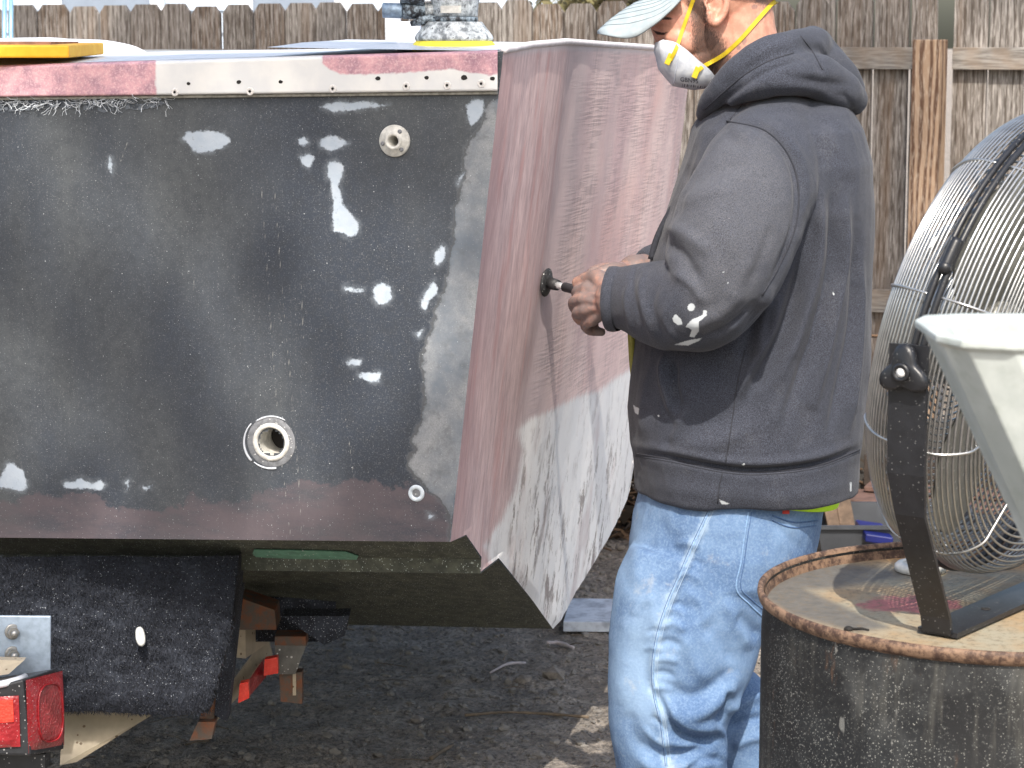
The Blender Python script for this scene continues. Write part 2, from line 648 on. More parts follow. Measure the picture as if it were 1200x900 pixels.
scratches = [[(306, 215), (312, 300), (320, 420), (330, 540), (342, 640)], [(322, 225), (330, 330), (340, 440), (350, 560), (354, 640)], [(352, 318), (356, 400)], [(243, 205), (240, 260)],
             [(150, 165), (141, 190)], [(30, 210), (90, 245)], [(405, 490), (415, 560)], [(520, 466), (531, 452)], [(60, 440), (78, 470)], [(225, 300), (228, 345)]]
holes = [(463, 165, 15), (318, 518, 20)]
faces = np.array(grid_faces(nu, nv))
fx, fy = px[faces].mean(1), py[faces].mean(1)
keep = np.ones(len(faces), bool)
for hx, hy, hr in holes:
    keep &= np.hypot(fx - hx, fy - hy) > hr * .72
transom = mk('transom', V, faces[keep], M_TR, boat, attrs={
    'sd_white': layer(px, py, white), 'sd_grey': layer(px, py, grey), 'sd_mauve': layer(px, py, mauve), 'sd_scr': np.minimum.reduce([strokedist(px, py, q)[0] for q in scratches])})

# --- fittings in the transom
NT = -SD


def fitting(name, cx, cy, prof, mat, parent, n=36, off=0.0):
    s = mpp(on_tr(cx, cy)[1])
    m = MB()
    m.lathe(on_tr(cx, cy), NT, [(r * s, h + off) for r, h in prof], n, caps=False)
    return m.build(name, mat, parent, True)


fl = fitting('drain_flange', 463, 165, [(18.3, 0), (18.6, .003), (17.5, .0055), (11, .007), (10, .011), (8.5, .012), (6.4, .011), (6, -.03), (6, -.06)], M_CREAM, boat)
hb = fitting('hole', 463, 165, [(6.1, -.055), (.1, -.055)], simple('brown_hole', (.05, .03, .02), .8), fl)
for k, (dx, dy) in enumerate([(-13, 3), (9, 10), (7, -11)]):
    m = MB()
    m.lathe(on_tr(463 + dx, 165 + dy), NT, [(.0035, .006), (.0035, .0078), (.0005, .008)], 10)
    m.build('screw', M_GREYS, fl, True)
hl = fitting('through_hull_hole', 318, 518, [(23, 0), (22.5, .003), (19, .004), (17.5, .003), (16.5, -.004), (16.2, -.07)], M_CREAM, boat)
fitting('hole', 318, 518, [(16.4, -.06), (.1, -.06)], M_DARK, hl)
fitting('sanded_ring', 318, 518, [(30, .0006), (29, .0012), (22, .0014)], M_GREYS, boat)
for a0, a1, rr, w in ((2.4, 3.9, 32, 2.4), (4.0, 4.9, 31, 2.2), (1.0, 2.2, 30, 2.0)):
    pts = [on_tr(318 + rr * math.cos(a), 518 - rr * math.sin(a), .001) for a in np.linspace(a0, a1, 14)]
    m = MB()
    m.tube(pts, [mpp(3.75) * w * (.5 + .5 * abs(math.sin(3 * i))) * .6 for i in range(14)], 6)
    m.build('chipped_edge', M_WHITE, boat, True)
rg = fitting('plug_ring', 488, 578, [(10, 0), (9.5, .0025), (6, .003), (5, .0005)], simple('pale_ring', C(196, 206, 214), .6), boat)
fitting('plug', 488, 578, [(5.2, .0005), (3, .0008), (.1, .0009)], M_GREYS, rg)

# --- rub rail along the top of the transom: a strip with real thickness
th = .016


def tr_top(x):
    return 78 + (60 - 78) * x / 590.0


def tr_rb(x):
    return 113.5 + (106.5 - 113.5) * x / 590.0


xs = np.concatenate([np.linspace(-720, -20, 30), np.linspace(0, 583, 180)])
rows = []
for (fy_, off) in ((-2.0, -.03), (-1.4, .004), (0, .012), (1.2, th)):
    rows.append([on_tr(x, tr_top(x) + fy_, off) for x in xs])
for fr in np.linspace(.08, .97, 22):
    rows.append([on_tr(x, tr_top(x) + (tr_rb(x) - tr_top(x)) * fr, th) for x in xs])
rows.append([on_tr(x, tr_rb(x), th - .003) for x in xs])
rows.append([on_tr(x, tr_rb(x) + .2, -.002) for x in xs])
V = np.array(rows).reshape(-1, 3)
px, py = proj(V)
pink = [[(-800, 60), (182, 60), (183, 120), (-800, 130)],
        [(378, 74), (385, 81), (400, 87), (430, 87.5), (450, 86), (475, 85), (500, 83), (531, 81), (550, 85), (575, 88), (600, 84), (600, 40), (378, 60)]]
rail = mk('rub_rail', V, grid_faces(len(rows), len(xs), flip=True), M_RAIL, boat, True, attrs={'sd_pink': layer(px, py, pink)})
m = MB()
for x0, x1, w in ((-700, 583, 2.0),):
    pts = [on_tr(x, tr_rb(x) + 2.2, .004) for x in np.linspace(x0, x1, 60)]
    m.tube(pts, mpp(3.7) * w, 6)
m.build('rail_seam', simple('old_sealant', C(150, 148, 140), .7, var=.3, scale=120), boat, True)
M_WASH = simple('washer_white', (.66, .64, .62), .6, var=.15, scale=300)
M_WRING = simple('washer_ring', C(150, 132, 128), .7)
first = None
for x, y in ((205, 108), (293, 107), (390, 104), (476, 101), (524, 100), (564, 98)):
    c = on_tr(x, y, th)
    if first is None:
        m = MB()
        s = mpp(c[1])
        m.lathe(c, NT, [(4.8 * s, 0), (4.7 * s, .0006), (4.0 * s, .0011), (1.5 * s, .0011), (1.4 * s, .0003), (.1 * s, .0003)], 18)
        first = m.build('screw_plug', M_WASH, boat, True)
        m = MB()
        m.lathe(c, NT, [(1.5 * s, .0015), (1.4 * s, .0025), (.1 * s, .0025)], 10)
        fdot = m.build('screw_hole', M_DARK, first, True)
        fc = c
    else:
        w = dup(first, c - fc, boat)
        dup(fdot, c - fc, w)
first = None
for x, y, r in ((221, 98, 1.7), (280, 96, 2), (329, 96, 1.8), (443, 92, 2.2), (500, 91, 1.9), (544, 91, 2.6), (577, 92, 2)):
    c = on_tr(x, y, th)
    s = mpp(c[1])
    m = MB()
    th_ = np.arange(9) * 2 * math.pi / 9
    ring = [c + NT * .0006 + s * r * (1 + .3 * random.random()) * (math.cos(a) * TD * 1.3 + math.sin(a) * np.array([0, 0, 1])) for a in th_]
    m.add(ring + [p - NT * .0012 for p in ring], [tuple(range(9)), tuple(range(17, 8, -1))])
    m.build('screw_hole', M_DARK, boat)

# --- hull side: lofted rows from the transom edge forward, with real relief
aftpx = [(590, 60), (528, 635), (546, 628), (564, 655), (563, 672), (584, 656), (600, 675), (624, 704), (648, 737)]
aft = [np.array(side_uv(on_side(*q))) for q in aftpx]
topedge = [np.array(side_uv(on_side(*q))) for q in ((590, 60), (620, 54), (660, 50), (765, 57), (850, 59))]
botedge = [np.array(side_uv(on_side(*q))) for q in ((648, 737), (690, 668), (742, 580))]
# resample the aft outline, keeping its corners
al = []
for i in range(len(aft) - 1):
    k = 150 if i == 0 else (14 if i in (1, 2, 5) else 10 if i < 5 else 16)
    for t in np.arange(k) / k:
        al.append(aft[i] * (1 - t) + aft[i + 1] * t)
al.append(aft[-1])
al = np.array(al)
hts = np.linalg.norm(np.diff(al, axis=0), axis=1)
vv = np.concatenate([[0], np.cumsum(hts)]) / hts.sum()
LEN = 3.9
bs = (botedge[2] - botedge[0]) / (botedge[2][0] - botedge[0][0])
ns_ = 150
ss_ = (np.linspace(0, 1, ns_) ** 1.7)
Vs = []
fwd = []
for i, a in enumerate(al):
    v = vv[i]
    topf = np.array([LEN, topedge[-1][1] * 0 - .02])
    botf = np.array([LEN - .45, botedge[0][1] - .30])
    end = topf * (1 - v) + botf * v
    for s in ss_:
        q = a * (1 - s) + end * s
        if v > .999 or True:                      # chine keeps the slope seen at the stern, then runs level
            pass
        Vs.append(q)
Vs = np.array(Vs)
# sheer line: the top row follows the edge in the photograph
te = np.array(topedge)
sag = np.interp(Vs[:, 0], te[:, 0], te[:, 1], right=te[-1, 1]) - np.interp(Vs[:, 0], [0, LEN], [0, -.02])
vcol = np.repeat(vv, ns_)
Vs[:, 1] += sag * (1 - vcol)
# bottom edge: bend to the slope in the photo
be = np.array(botedge)
cur = be[0][1] + (-.30) * ((Vs[:, 0] - be[0][0]) / (LEN - .45 - be[0][0]))
want = np.interp(Vs[:, 0], [be[0][0], be[1][0], be[2][0], 1.6, LEN], [be[0][1], be[1][1], be[2][1], be[2][1] - .10, be[2][1] - .22])
Vs[:, 1] += np.where(Vs[:, 0] > be[0][0], (want - cur), 0) * np.clip((vcol - .6) / .4, 0, 1)
e_ = nrm(B0 - A0)
base3 = A0 + Vs[:, :1] * SD + Vs[:, 1:2] * e_
px, py = proj(base3)
# relief
crx = np.interp(py, [50, 225, 330, 437, 560, 740], [672, 655, 640, 625, 606, 600])
cre = np.clip(px - crx, -80, 80)
off = -.006 * np.exp(-(cre / 9) ** 2) * np.interp(py, [50, 437, 560], [1, 1, .2]) + .004 * (1 / (1 + np.exp(-cre / 6)))
off += .0035 * vn(np.stack([Vs[:, 0] * 3, Vs[:, 1] * 1.2, Vs[:, 0] * 0], 1), 2.2, 3)
off += .0012 * vn(np.stack([Vs[:, 0] * 5, Vs[:, 1], Vs[:, 0] * 0], 1), 9, 5)
off *= np.clip((Vs[:, 0] - np.repeat(al[:, 0], ns_)) / .04, 0, 1)
bow = np.clip((Vs[:, 0] - 1.3) / (LEN - 1.3), 0, 1)
P3 = base3 + NS * off[:, None] + TD * (1.02 * bow ** 2)[:, None]
whitepoly = [[(760, 424), (745, 428), (720, 442), (700, 457), (675, 465), (650, 477), (622, 490), (607, 505), (612, 530), (604, 575), (588, 610),
              (568, 640), (580, 670), (620, 720), (650, 760), (900, 700), (1100, 420)]]
sheer = np.abs(Vs[:, 1] - np.interp(Vs[:, 0], te[:, 0], te[:, 1])) / mpp(4)
edge_px = np.interp(py, [60, 635], [590, 528])
side = mk('hull_side', P3, grid_faces(len(al), ns_), M_SIDE, boat, True, attrs={
    'sd_white': layer(px, py, whitepoly), 'strip': cre, 'fwd': Vs[:, 0], 'sd_sheer': np.clip(sheer, 0, 60),
    'sd_edge': np.clip(px - edge_px, 0, 80), 'deep': np.clip((py - 440) / 220, -1, 1.4)})

# --- stepped underside: the aft outline swept across to port
sw = np.linspace(0, 1.9, 40)
prof = [A0 + SD * q[0] + e_ * q[1] for q in aft[1:]]
prof[0] = B0.copy()
V, f = [], []
pl = []
for i in range(len(prof) - 1):
    for t in np.arange(5) / 5:
        pl.append(prof[i] * (1 - t) + prof[i + 1] * t)
pl.append(prof[-1])
rise = (BL - B0) / np.dot(BL - B0, TD)
V = np.array([p + rise * w + TD * 0 for p in pl for w in sw])
mk('underside', V, grid_faces(len(pl), len(sw)), M_UNDER, boat)
# bottom panel running forward from the lowest edge, and the far side of the hull
q = P3.reshape(len(al), ns_, 3)[-1]
far = q + TD * np.interp(np.linspace(0, 1, ns_), [0, .6, 1], [1.9, 1.5, .05])[:, None] + np.array([0, 0, -.03])
mk('hull_bottom', np.concatenate([q, far]), [(i, i + 1, ns_ + i + 1, ns_ + i) for i in range(ns_ - 1)], M_UNDER, boat, True)
qt = P3.reshape(len(al), ns_, 3)[0]
fart = qt + TD * np.interp(np.linspace(0, 1, ns_), [0, .6, 1], [1.9, 1.5, .05])[:, None]
mk('far_side', np.concatenate([fart, far]), [(i, i + 1, ns_ + i + 1, ns_ + i) for i in range(ns_ - 1)], M_WHITE, boat, True)
# green residue on the first step
pn = np.cross(prof[2] - prof[1], rise)
pts = [ray_plane(x, y, prof[1] + np.array([0, -.003, .0]), nrm(pn)) for x, y in
       ((298, 643.5), (330, 644), (380, 645), (405, 646), (420, 651), (418, 655), (390, 655), (340, 654), (300, 652), (296, 648))]
m = MB()
m.add(pts + [p + np.array([0, -.002, -.001]) for p in pts], [tuple(range(10)), tuple(range(19, 9, -1))] + [(i, (i + 1) % 10, 10 + (i + 1) % 10, 10 + i) for i in range(10)])
m.build('green_residue', M_GREEN, boat)

# --- deck: starts at the rail, slightly crowned, with a raised hatch lip at the left
nx, ny = 120, 26
V = []
XS = np.linspace(-720, 590, nx)
for i, x in enumerate(XS):
    p0 = on_tr(x, tr_top(x) - 2.0, -.012)
    for j in range(ny):
        t = j / (ny - 1)
        d = SD * (t * 1.15)
        z = .022 * math.sin(min(1, t * 1.6) * math.pi / 2) * np.interp(x, [-720, 0, 300, 480, 590], [.9, .9, .6, .25, .05])
        V.append(p0 + d + np.array([0, 0, z]))
deck = mk('deck', V, grid_faces(nx, ny, flip=True), M_WHITE, boat, True)
# deck edge over the hull side, white sanded lip
q0 = P3.reshape(len(al), ns_, 3)[0]
m = MB()
m.tube(q0[::3] + np.array([0, 0, .002]), .006, 8)
m.build('sheer_edge', simple('sheer_paint', (.66, .62, .64), .6, var=.1), boat, True)
mk('foredeck', np.concatenate([q0, q0 * .0 + (q0 + TD * np.interp(np.linspace(0, 1, ns_), [0, .6, 1], [.4, .4, .05])[:, None] + np.array([0, 0, .006]))]),
   [(i, i + 1, ns_ + i + 1, ns_ + i) for i in range(ns_ - 1)], M_WHITE, boat, True)
# raised hatch at the left, with a soft edge and a little sanding grime
g = G('hatch_gelcoat', .45)
base = g.mix(g.ss(g.noise(22, 5, .65), .55, .75), (.74, .74, .77), C(190, 184, 194))
M_HATCH = g.out(base, None, g.bump(g.noise(30, 4), .2, .003))
nx, ny = 60, 14
V = []
for i in range(nx):
    u = i / (nx - 1)
    x = -560 + 600 * u
    for j in range(ny):
        t = j / (ny - 1)
        lift = math.sin(math.pi * min(1, t * 1.25) * .5) ** .8 * (1 - max(0, (u - .8) / .2) ** 2.2) ** .6
        lift = max(lift, 0)
        p0 = on_tr(x, tr_top(x), -.06)
        V.append(p0 + SD * (t * .5) + np.array([0, 0, .004 + .050 * lift + .004 * vn(np.array([[u * 14, t * 6, 0]]), 1, 4)[0] * lift]))
mk('deck_hatch', V, grid_faces(nx, ny, flip=True), M_HATCH, boat, True)

# --- frayed glass fibre hanging under the rail
m = MB()
rr = random.Random(3)
for k in range(130):
    x = rr.choice([rr.uniform(-10, 70), rr.uniform(20, 195), rr.gauss(110, 30), rr.gauss(160, 22)])
    L = rr.uniform(5, 24) * (1 if x < 195 else .4)
    ang = rr.uniform(-1.3, 1.3)
    pts = []
    cx, cy, o = x, tr_rb(x) + rr.uniform(2, 8), .004
    for s in range(7):
        pts.append(on_tr(cx, cy, o))
        ang += rr.uniform(-.7, .7)
        cx += L / 6 * math.sin(ang)
        cy += L / 6 * math.cos(ang) * .85
        o = min(.03, max(.002, o + rr.uniform(-.002, .004)))
    m.tube(pts, rr.uniform(.00025, .0006), 3, caps=False)
m.build('frayed_fibres', simple('glass_fibre', C(190, 196, 202), .5), boat, kind='stuff')
m = MB()
for k in range(60):
    x = rr.uniform(-5, 195)
    y = tr_rb(x) + rr.uniform(5, 15)
    w = rr.uniform(3, 9)
    pts = [on_tr(x + w * math.cos(a) * rr.uniform(.6, 1.2), y + w * .6 * math.sin(a) * rr.uniform(.5, 1.2), .0015) for a in np.arange(8) * .785]
    m.add(pts, [tuple(range(8))])
m.build('dust_clump', simple('fibre_dust', C(96, 102, 110), .9, var=.3, scale=300, specks=500), boat, kind='stuff')

# ================================================================ TRAILER
trl = thing('boat_trailer', 'cream boat trailer with dark carpeted bunk, rusty brackets and red tail light', 'trailer',
            (-.9, 4.3, 0))
g = G('bunk_carpet', .95)
n = g.noise(260, 4, .7)
base = g.mix(g.ss(n, .35, .68), C(20, 23, 30), C(50, 55, 66))
base = g.mix(g.ss(g.noise(14, 4), .45, .7, 0, .6), base, C(70, 76, 88))
base = g.mix(g.math('MULTIPLY', g.specks(330, .26, .35), .8), base, C(176, 182, 190))
M_CARP = g.out(base, None, g.bump(n, .8, .004))
M_FUZZ = simple('carpet_pile', C(44, 48, 58), .95, var=.5, scale=200, bump=0)
M_TCREAM = simple('cream_paint', C(176, 164, 142), .5, var=.12, scale=25, specks=90, speck_col=C(110, 92, 70))
g = G('rusty_steel', .8, .0)
n = g.noise(45, 6, .7)
M_RUST = g.out(g.mix(g.ss(n, .38, .66), C(92, 84, 76), C(128, 78, 50)), None, g.bump(n, .6, .002))
M_GALV = simple('galvanised_steel', C(158, 174, 192), .5, .55, var=.15, scale=55, bump=.2)
M_STEEL = simple('bolt_steel', C(150, 150, 148), .45, .7, var=.2)
M_BLACK = simple('black_plastic', (.02, .022, .026), .5, specks=200, speck_col=(.3, .3, .3))
g = G('red_lens', .25)
g.b.inputs['Transmission Weight'].default_value = .15
vv_ = g.voro(170)
base = g.mix(g.ss(g.noise(18, 4), .35, .7), C(128, 20, 28), C(172, 44, 52))
base = g.mix(g.math('MULTIPLY', g.specks(300, .24, .4), .6), base, C(220, 176, 176))
M_RED = g.out(base, .35, g.bump(vv_, .5, .002))
g = G('red_reflector', .3)
M_RREF = g.out(g.mix(g.noise(60, 3), C(214, 30, 26), C(240, 84, 66)), None, g.bump(g.voro(240), .5, .0015))


def quadbox(name, front, depth, mat, parent, dvec=None, seg=1):
    """front: four world corners, pushed back by depth"""
    fr = [np.asarray(p, float) for p in front]
    d = (np.array([0, 1.0, 0]) if dvec is None else np.asarray(dvec)) * depth
    m = MB()
    m.box8([fr[0], fr[1], fr[1] + d, fr[0] + d, fr[3], fr[2], fr[2] + d, fr[3] + d])
    return m.build(name, mat, parent)


# carpeted bunk: a fuzzy dense sheet over a box with a rounded lower edge
YB = 3.93
cor = [(-260, 652), (279, 652), (262, 742), (242, 838), (-260, 828)]
nx, ny = 170, 90
V = []
for j in range(ny):
    t = j / (ny - 1)
    y = 652 + t * 186
    xr = np.interp(y, [652, 742, 838], [279, 270, 243])
    for i in range(nx):
        u = i / (nx - 1)
        x = -260 + (xr + 260) * u
        yy = min(y, np.interp(x, [-260, 75, 110, 150, 180, 243], [828, 834, 832, 836, 842, 841]))
        p = P(x, yy, YB)
        rnd = max(0, (t - .96) / .04) ** 2 * .012 + max(0, (u - .985) / .015) ** 2 * .012
        V.append(p + np.array([0, rnd, 0]))
V = np.array(V)
V[:, 1] += .004 * fbm(V, 9, 3, 2) + .004 * fbm(V, 60, 2, 5) + .012 * np.exp(-((V[:, 2] - V[:, 2].min() - .03) / .03) ** 2) * -1
nfr = len(V)
back = V + np.array([0, .12, 0])
faces = grid_faces(nx=0 or ny, nv=nx) if False else grid_faces(ny, nx)
edge_r = [j * nx + nx - 1 for j in range(ny)]
edge_b = [(ny - 1) * nx + i for i in range(nx)]
ff = list(faces)
for e in (edge_r, edge_b):
    for a, b in zip(e[:-1], e[1:]):
        ff.append((a, b, b + nfr, a + nfr))
bunk = mk('carpeted_bunk', np.concatenate([V, back]), ff, M_CARP, trl, True)
m = MB()
idx = RNG.integers(0, nfr, 60000)
for k, i in enumerate(idx):
    p = V[i] + RNG.normal(0, .002, 3) * [1, .2, 1]
    d = np.array([RNG.normal(0, .6), -1.0, RNG.normal(-.35, .6)])
    d = d / np.linalg.norm(d) * RNG.uniform(.004, .011)
    w = np.array([.00055, 0, .0003])
    m.add([p - w, p + w, p + d], [(0, 1, 2)])
m.build('carpet_pile', M_FUZZ, bunk, kind='stuff')
clip = MB()
th_ = np.linspace(0, 2 * math.pi, 18)
clip.tube([P(164.5 + 2.9 * math.cos(a) + 1.2 * math.sin(a), 746 + 9 * math.sin(a), YB - .024 - .004 * math.sin(a)) for a in th_[:-1]], .0045, 8, closed=True)
clip.build('snap_hook', simple('hook_metal', C(206, 208, 206), .4, .3), trl, True)
# side flap of carpet and the steel behind it
o = quadbox('side_flap', [P(251, 838, 4.0), P(266, 846, 4.05), P(283, 690, 4.05), P(266, 690, 4.0)], .05, M_CARP, trl)
quadbox('bunk_post', [P(233, 855, 4.02), P(250, 855, 4.02), P(258, 745, 4.02), P(245, 745, 4.02)], .03, M_RUST, trl)
quadbox('post_foot', [P(222, 868, 4.0), P(248, 866, 4.0), P(252, 846, 4.0), P(232, 846, 4.0)], .05, M_RUST, trl)
# cream side rail, running back to front
quadbox('frame_rail', [P(70, 897, 3.95), P(90, 893, 3.95), P(178, 838, 4.02), P(74, 830, 4.02)], .05, M_TCREAM, trl)
r1 = MB()
r1.box8([P(84, 894, 3.98), P(238, 853, 4.05), P(238, 853, 4.12), P(84, 894, 4.05),
         P(84, 834, 3.98), P(238, 832, 4.05), P(238, 832, 4.12), P(84, 834, 4.05)])
r2 = MB()
r2.box8([P(248, 850, 4.12), P(318, 768, 4.6), P(320, 768, 4.66), P(250, 850, 4.18),
         P(246, 834, 4.12), P(312, 744, 4.6), P(314, 744, 4.66), P(248, 834, 4.18)])
cb = r2.build('cross_arm', M_TCREAM, trl)
r3 = MB()
r3.box8([P(254, 842, 4.10), P(318, 775, 4.52), P(319, 775, 4.54), P(255, 842, 4.12),
         P(254, 838, 4.10), P(318, 770, 4.52), P(319, 770, 4.54), P(255, 838, 4.12)])
r3.build('cross_arm', M_TCREAM, trl)
# red reflector light on that arm
rf = quadbox('side_marker', [P(279, 824, 4.1), P(292, 818, 4.1), P(291, 799, 4.1), P(281, 801, 4.1)], .02, M_RREF, trl)
quadbox('side_marker', [P(309, 792, 4.25), P(326, 789, 4.25), P(325, 770, 4.25), P(310, 773, 4.25)], .02, M_RREF, trl)
quadbox('marker_base', [P(288, 821, 4.16), P(312, 793, 4.28), P(308, 774, 4.28), P(290, 800, 4.16)], .02, M_RED, trl)
quadbox('rear_block', [P(281, 738, 4.3), P(324, 738, 4.3), P(322, 715, 4.3), P(282, 701, 4.3)], .08, M_RUST, trl)
# rear upright with a bolt hole plate
quadbox('hanger_plate', [P(322, 790, 4.3), P(346, 790, 4.3), P(359, 756, 4.3), P(322, 753, 4.3)], .012, simple('grey_plate', C(104, 104, 100), .8, var=.25, specks=140), trl)
quadbox('hanger_plate', [P(322, 756, 4.295), P(359, 757, 4.295), P(358, 746, 4.295), P(322, 746, 4.295)], .05, M_RUST, trl)
quadbox('hanger_post', [P(329, 822, 4.32), P(354, 825, 4.32), P(354, 788, 4.32), P(327, 788, 4.32)], .03, M_RUST, trl)
quadbox('hanger_strip', [P(343, 815, 4.315), P(347, 815, 4.315), P(347, 790, 4.315), P(343, 790, 4.315)], .004, M_TCREAM, trl)
quadbox('carpet_scrap', [P(380, 756, 4.25), P(404, 745, 4.25), P(409, 722, 4.25), P(330, 722, 4.25)], .06, M_CARP, trl)
quadbox('rear_bunk', [P(250, 752, 4.45), P(385, 752, 4.45), P(395, 700, 4.45), P(250, 700, 4.45)], .2, M_CARP, trl)
# galvanised bracket with two bolts, in front of the carpet
pl_ = quadbox('bracket_plate', [P(-60, 800, 3.80), P(59, 790, 3.80), P(59.5, 722, 3.80), P(-60, 721, 3.80)], .006, M_GALV, trl)
bevel(pl_, .002)
for cy in (740, 766):
    c = P(14.5, cy, 3.80)
    m = MB()
    s = mpp(3.8)
    ax = np.array([.45, -1, 0])
    m.lathe(c, ax, [(9.5 * s, 0), (9.5 * s, .003), (8.3 * s, .0035)], 18)
    w = m.build('washer', M_STEEL, pl_, True)
    m = MB()
    m.lathe(c, ax, [(7.5 * s, .003), (7.5 * s, .010), (7 * s, .011)], 6)
    m.build('nut', M_STEEL, pl_)
    m = MB()
    m.lathe(c, ax, [(4.2 * s, .010), (4.2 * s, .02), (3.6 * s, .022)] , 12)
    m.build('bolt', M_STEEL, pl_, True)
quadbox('step_plate', [P(-60, 800, 3.72), P(10, 790, 3.72), P(28, 774, 3.74), P(-60, 772, 3.74)], .02, M_TCREAM, trl)
# tail light: black housing, side lens and rear lens
hs = MB()
hs.box8([P(-40, 884, 3.60), P(36, 886, 3.60), P(76, 878, 3.72), P(-40, 880, 3.74),
         P(-40, 812, 3.60), P(27, 796, 3.60), P(68, 783, 3.72), P(-40, 800, 3.74)])
tl = hs.build('tail_light', M_BLACK, trl)
bevel(tl, .004)
ln = MB()
sideq = [(33, 883, 3.60), (75, 873, 3.72), (73, 786, 3.72), (30, 797, 3.60)]
cpts = [P(*q) for q in sideq]
outn = nrm(np.cross(cpts[1] - cpts[0], cpts[3] - cpts[0]))
if outn[1] > 0:
    outn = -outn


def lens(name, c4, n, bulge, mat, parent):
    rows = []
    N_ = 12
    for i in range(N_):
        for j in range(N_):
            u, v = i / (N_ - 1), j / (N_ - 1)
            p = (c4[0] * (1 - u) + c4[1] * u) * (1 - v) + (c4[3] * (1 - u) + c4[2] * u) * v
            h = (1 - abs(2 * u - 1) ** 4) * (1 - abs(2 * v - 1) ** 4)
            rows.append(p + n * (.0005 + bulge * h ** .5))
    return mk(name, rows, grid_faces(N_, N_), mat, parent, True)


sl = lens('side_lens', cpts, outn, .010, M_RED, tl)
oc = sum(cpts) / 4
ex, ey = (cpts[1] - cpts[0]) * .34, (cpts[3] - cpts[0]) * .40
m = MB()
m.tube([oc + outn * .0105 + ex * (abs(math.cos(a)) ** .7 * np.sign(math.cos(a))) + ey * (abs(math.sin(a)) ** .7 * np.sign(math.sin(a))) for a in np.linspace(0, 2 * math.pi, 40)[:-1]], .0016, 6, closed=True)
m.build('lens_rim', M_RED, sl, True)
rq = [P(*q) for q in ((-45, 878, 3.597), (24, 875, 3.597), (22, 815, 3.597), (-45, 819, 3.597))]
rl = lens('rear_lens', rq, np.array([0, -1.0, 0]), .006, M_RED, tl)
quadbox('reflector', [P(-20, 848, 3.589), P(16, 846, 3.589), P(15, 820, 3.589), P(-20, 822, 3.589)], .004, M_RREF, rl)
m = MB()
m.tube([P(-20, 806, 3.6), P(6, 801, 3.6), P(20, 797, 3.62), P(30, 793, 3.64)], .006, 8)
m.build('light_wire', M_WHITE, tl, True)
quadbox('lower_bracket', [P(-40, 912, 3.66), P(52, 905, 3.66), P(53, 884, 3.66), P(-40, 886, 3.66)], .05, M_BLACK, trl)
# frame, axle and wheels standing under the hull
fr = MB()
for w in (.55, 1.5):
    a = B0 + TD * w
    fr.box([a[0] + SD[0] * 2.0, a[1] + SD[1] * 2.0 + .35, .42], SD * 1.75, TD * .04, [0, 0, .05])
fr.build('main_beam', M_TCREAM, trl)
for w in (.62, 1.42):
    c = B0 + TD * w + SD * 3.0
    m = MB()
    m.lathe([c[0], c[1], .29], TD, [(.15, -.08), (.27, -.085), (.29, -.05), (.29, .05), (.27, .085), (.15, .08)], 28)
    m.build('wheel', M_BLACK, trl, True)
ax_ = MB()
a, b = B0 + TD * .6 + SD * 3.0, B0 + TD * 1.44 + SD * 3.0
ax_.tube([[a[0], a[1], .30], [b[0], b[1], .30]], .03, 10)
ax_.build('axle', M_RUST, trl, True)
# ================================================================ GROUND
g = G('gravel_earth', .9)
n = g.noise(7, 5, .6)
n2 = g.noise(70, 6, .7)
base = g.mix(g.ss(n, .35, .68), C(140, 130, 119), C(178, 167, 155))
base = g.mix(g.ss(n2, .4, .7), base, C(82, 76, 70))
base = g.mix(g.math('MULTIPLY', g.ss(g.noise(170, 3, .6), .56, .7), .8), base, C(150, 148, 148))
base = g.mix(g.math('MULTIPLY', g.specks(60, .2, .12), .5), base, C(120, 92, 72))
M_GRND = g.out(base, None, g.bump(n2, 1.0, .014, g.bump(g.voro(110), .7, .006)))
m = MB()
m.add([(-400, -200, -.03), (400, -200, -.03), (400, 600, -.03), (-400, 600, -.03)], [(0, 1, 2, 3)])
ground = m.build('ground', M_GRND, kind='structure')
gx = np.arange(-1.9, 2.3, .014)
gy = np.concatenate([np.arange(2.0, 4.4, .03), np.arange(4.4, 7.0, .012), np.arange(7.0, 10.6, .04)])
X, Y = np.meshgrid(gx, gy, indexing='ij')
V = np.stack([X.ravel(), Y.ravel(), np.zeros(X.size)], 1)
z = .018 * fbm(V, 1.6, 3, 1) + .010 * np.abs(fbm(V, 8, 4, 7)) + .006 * fbm(V, 26, 3, 12)
bd = np.minimum.reduce([X.ravel() + 1.9, 2.28 - X.ravel(), Y.ravel() - 2.0, 10.55 - Y.ravel()])
V[:, 2] = z * np.clip(bd / .2, 0, 1) + np.where(bd < .02, -.04, 0)
yard = mk('ground_relief', V, grid_faces(len(gx), len(gy)), M_GRND, ground, True)


def gz(x, y):
    i = min(max(int((x + 1.9) / .014), 0), len(gx) - 1)
    j = int(np.searchsorted(gy, y))
    return V[i * len(gy) + min(j, len(gy) - 1), 2] if True else 0


GV = V


def gz(x, y):
    i = min(max(int((x + 1.9) / .014), 0), len(gx) - 1)
    j = min(int(np.searchsorted(gy, y)), len(gy) - 1)
    return GV[i * len(gy) + j, 2]


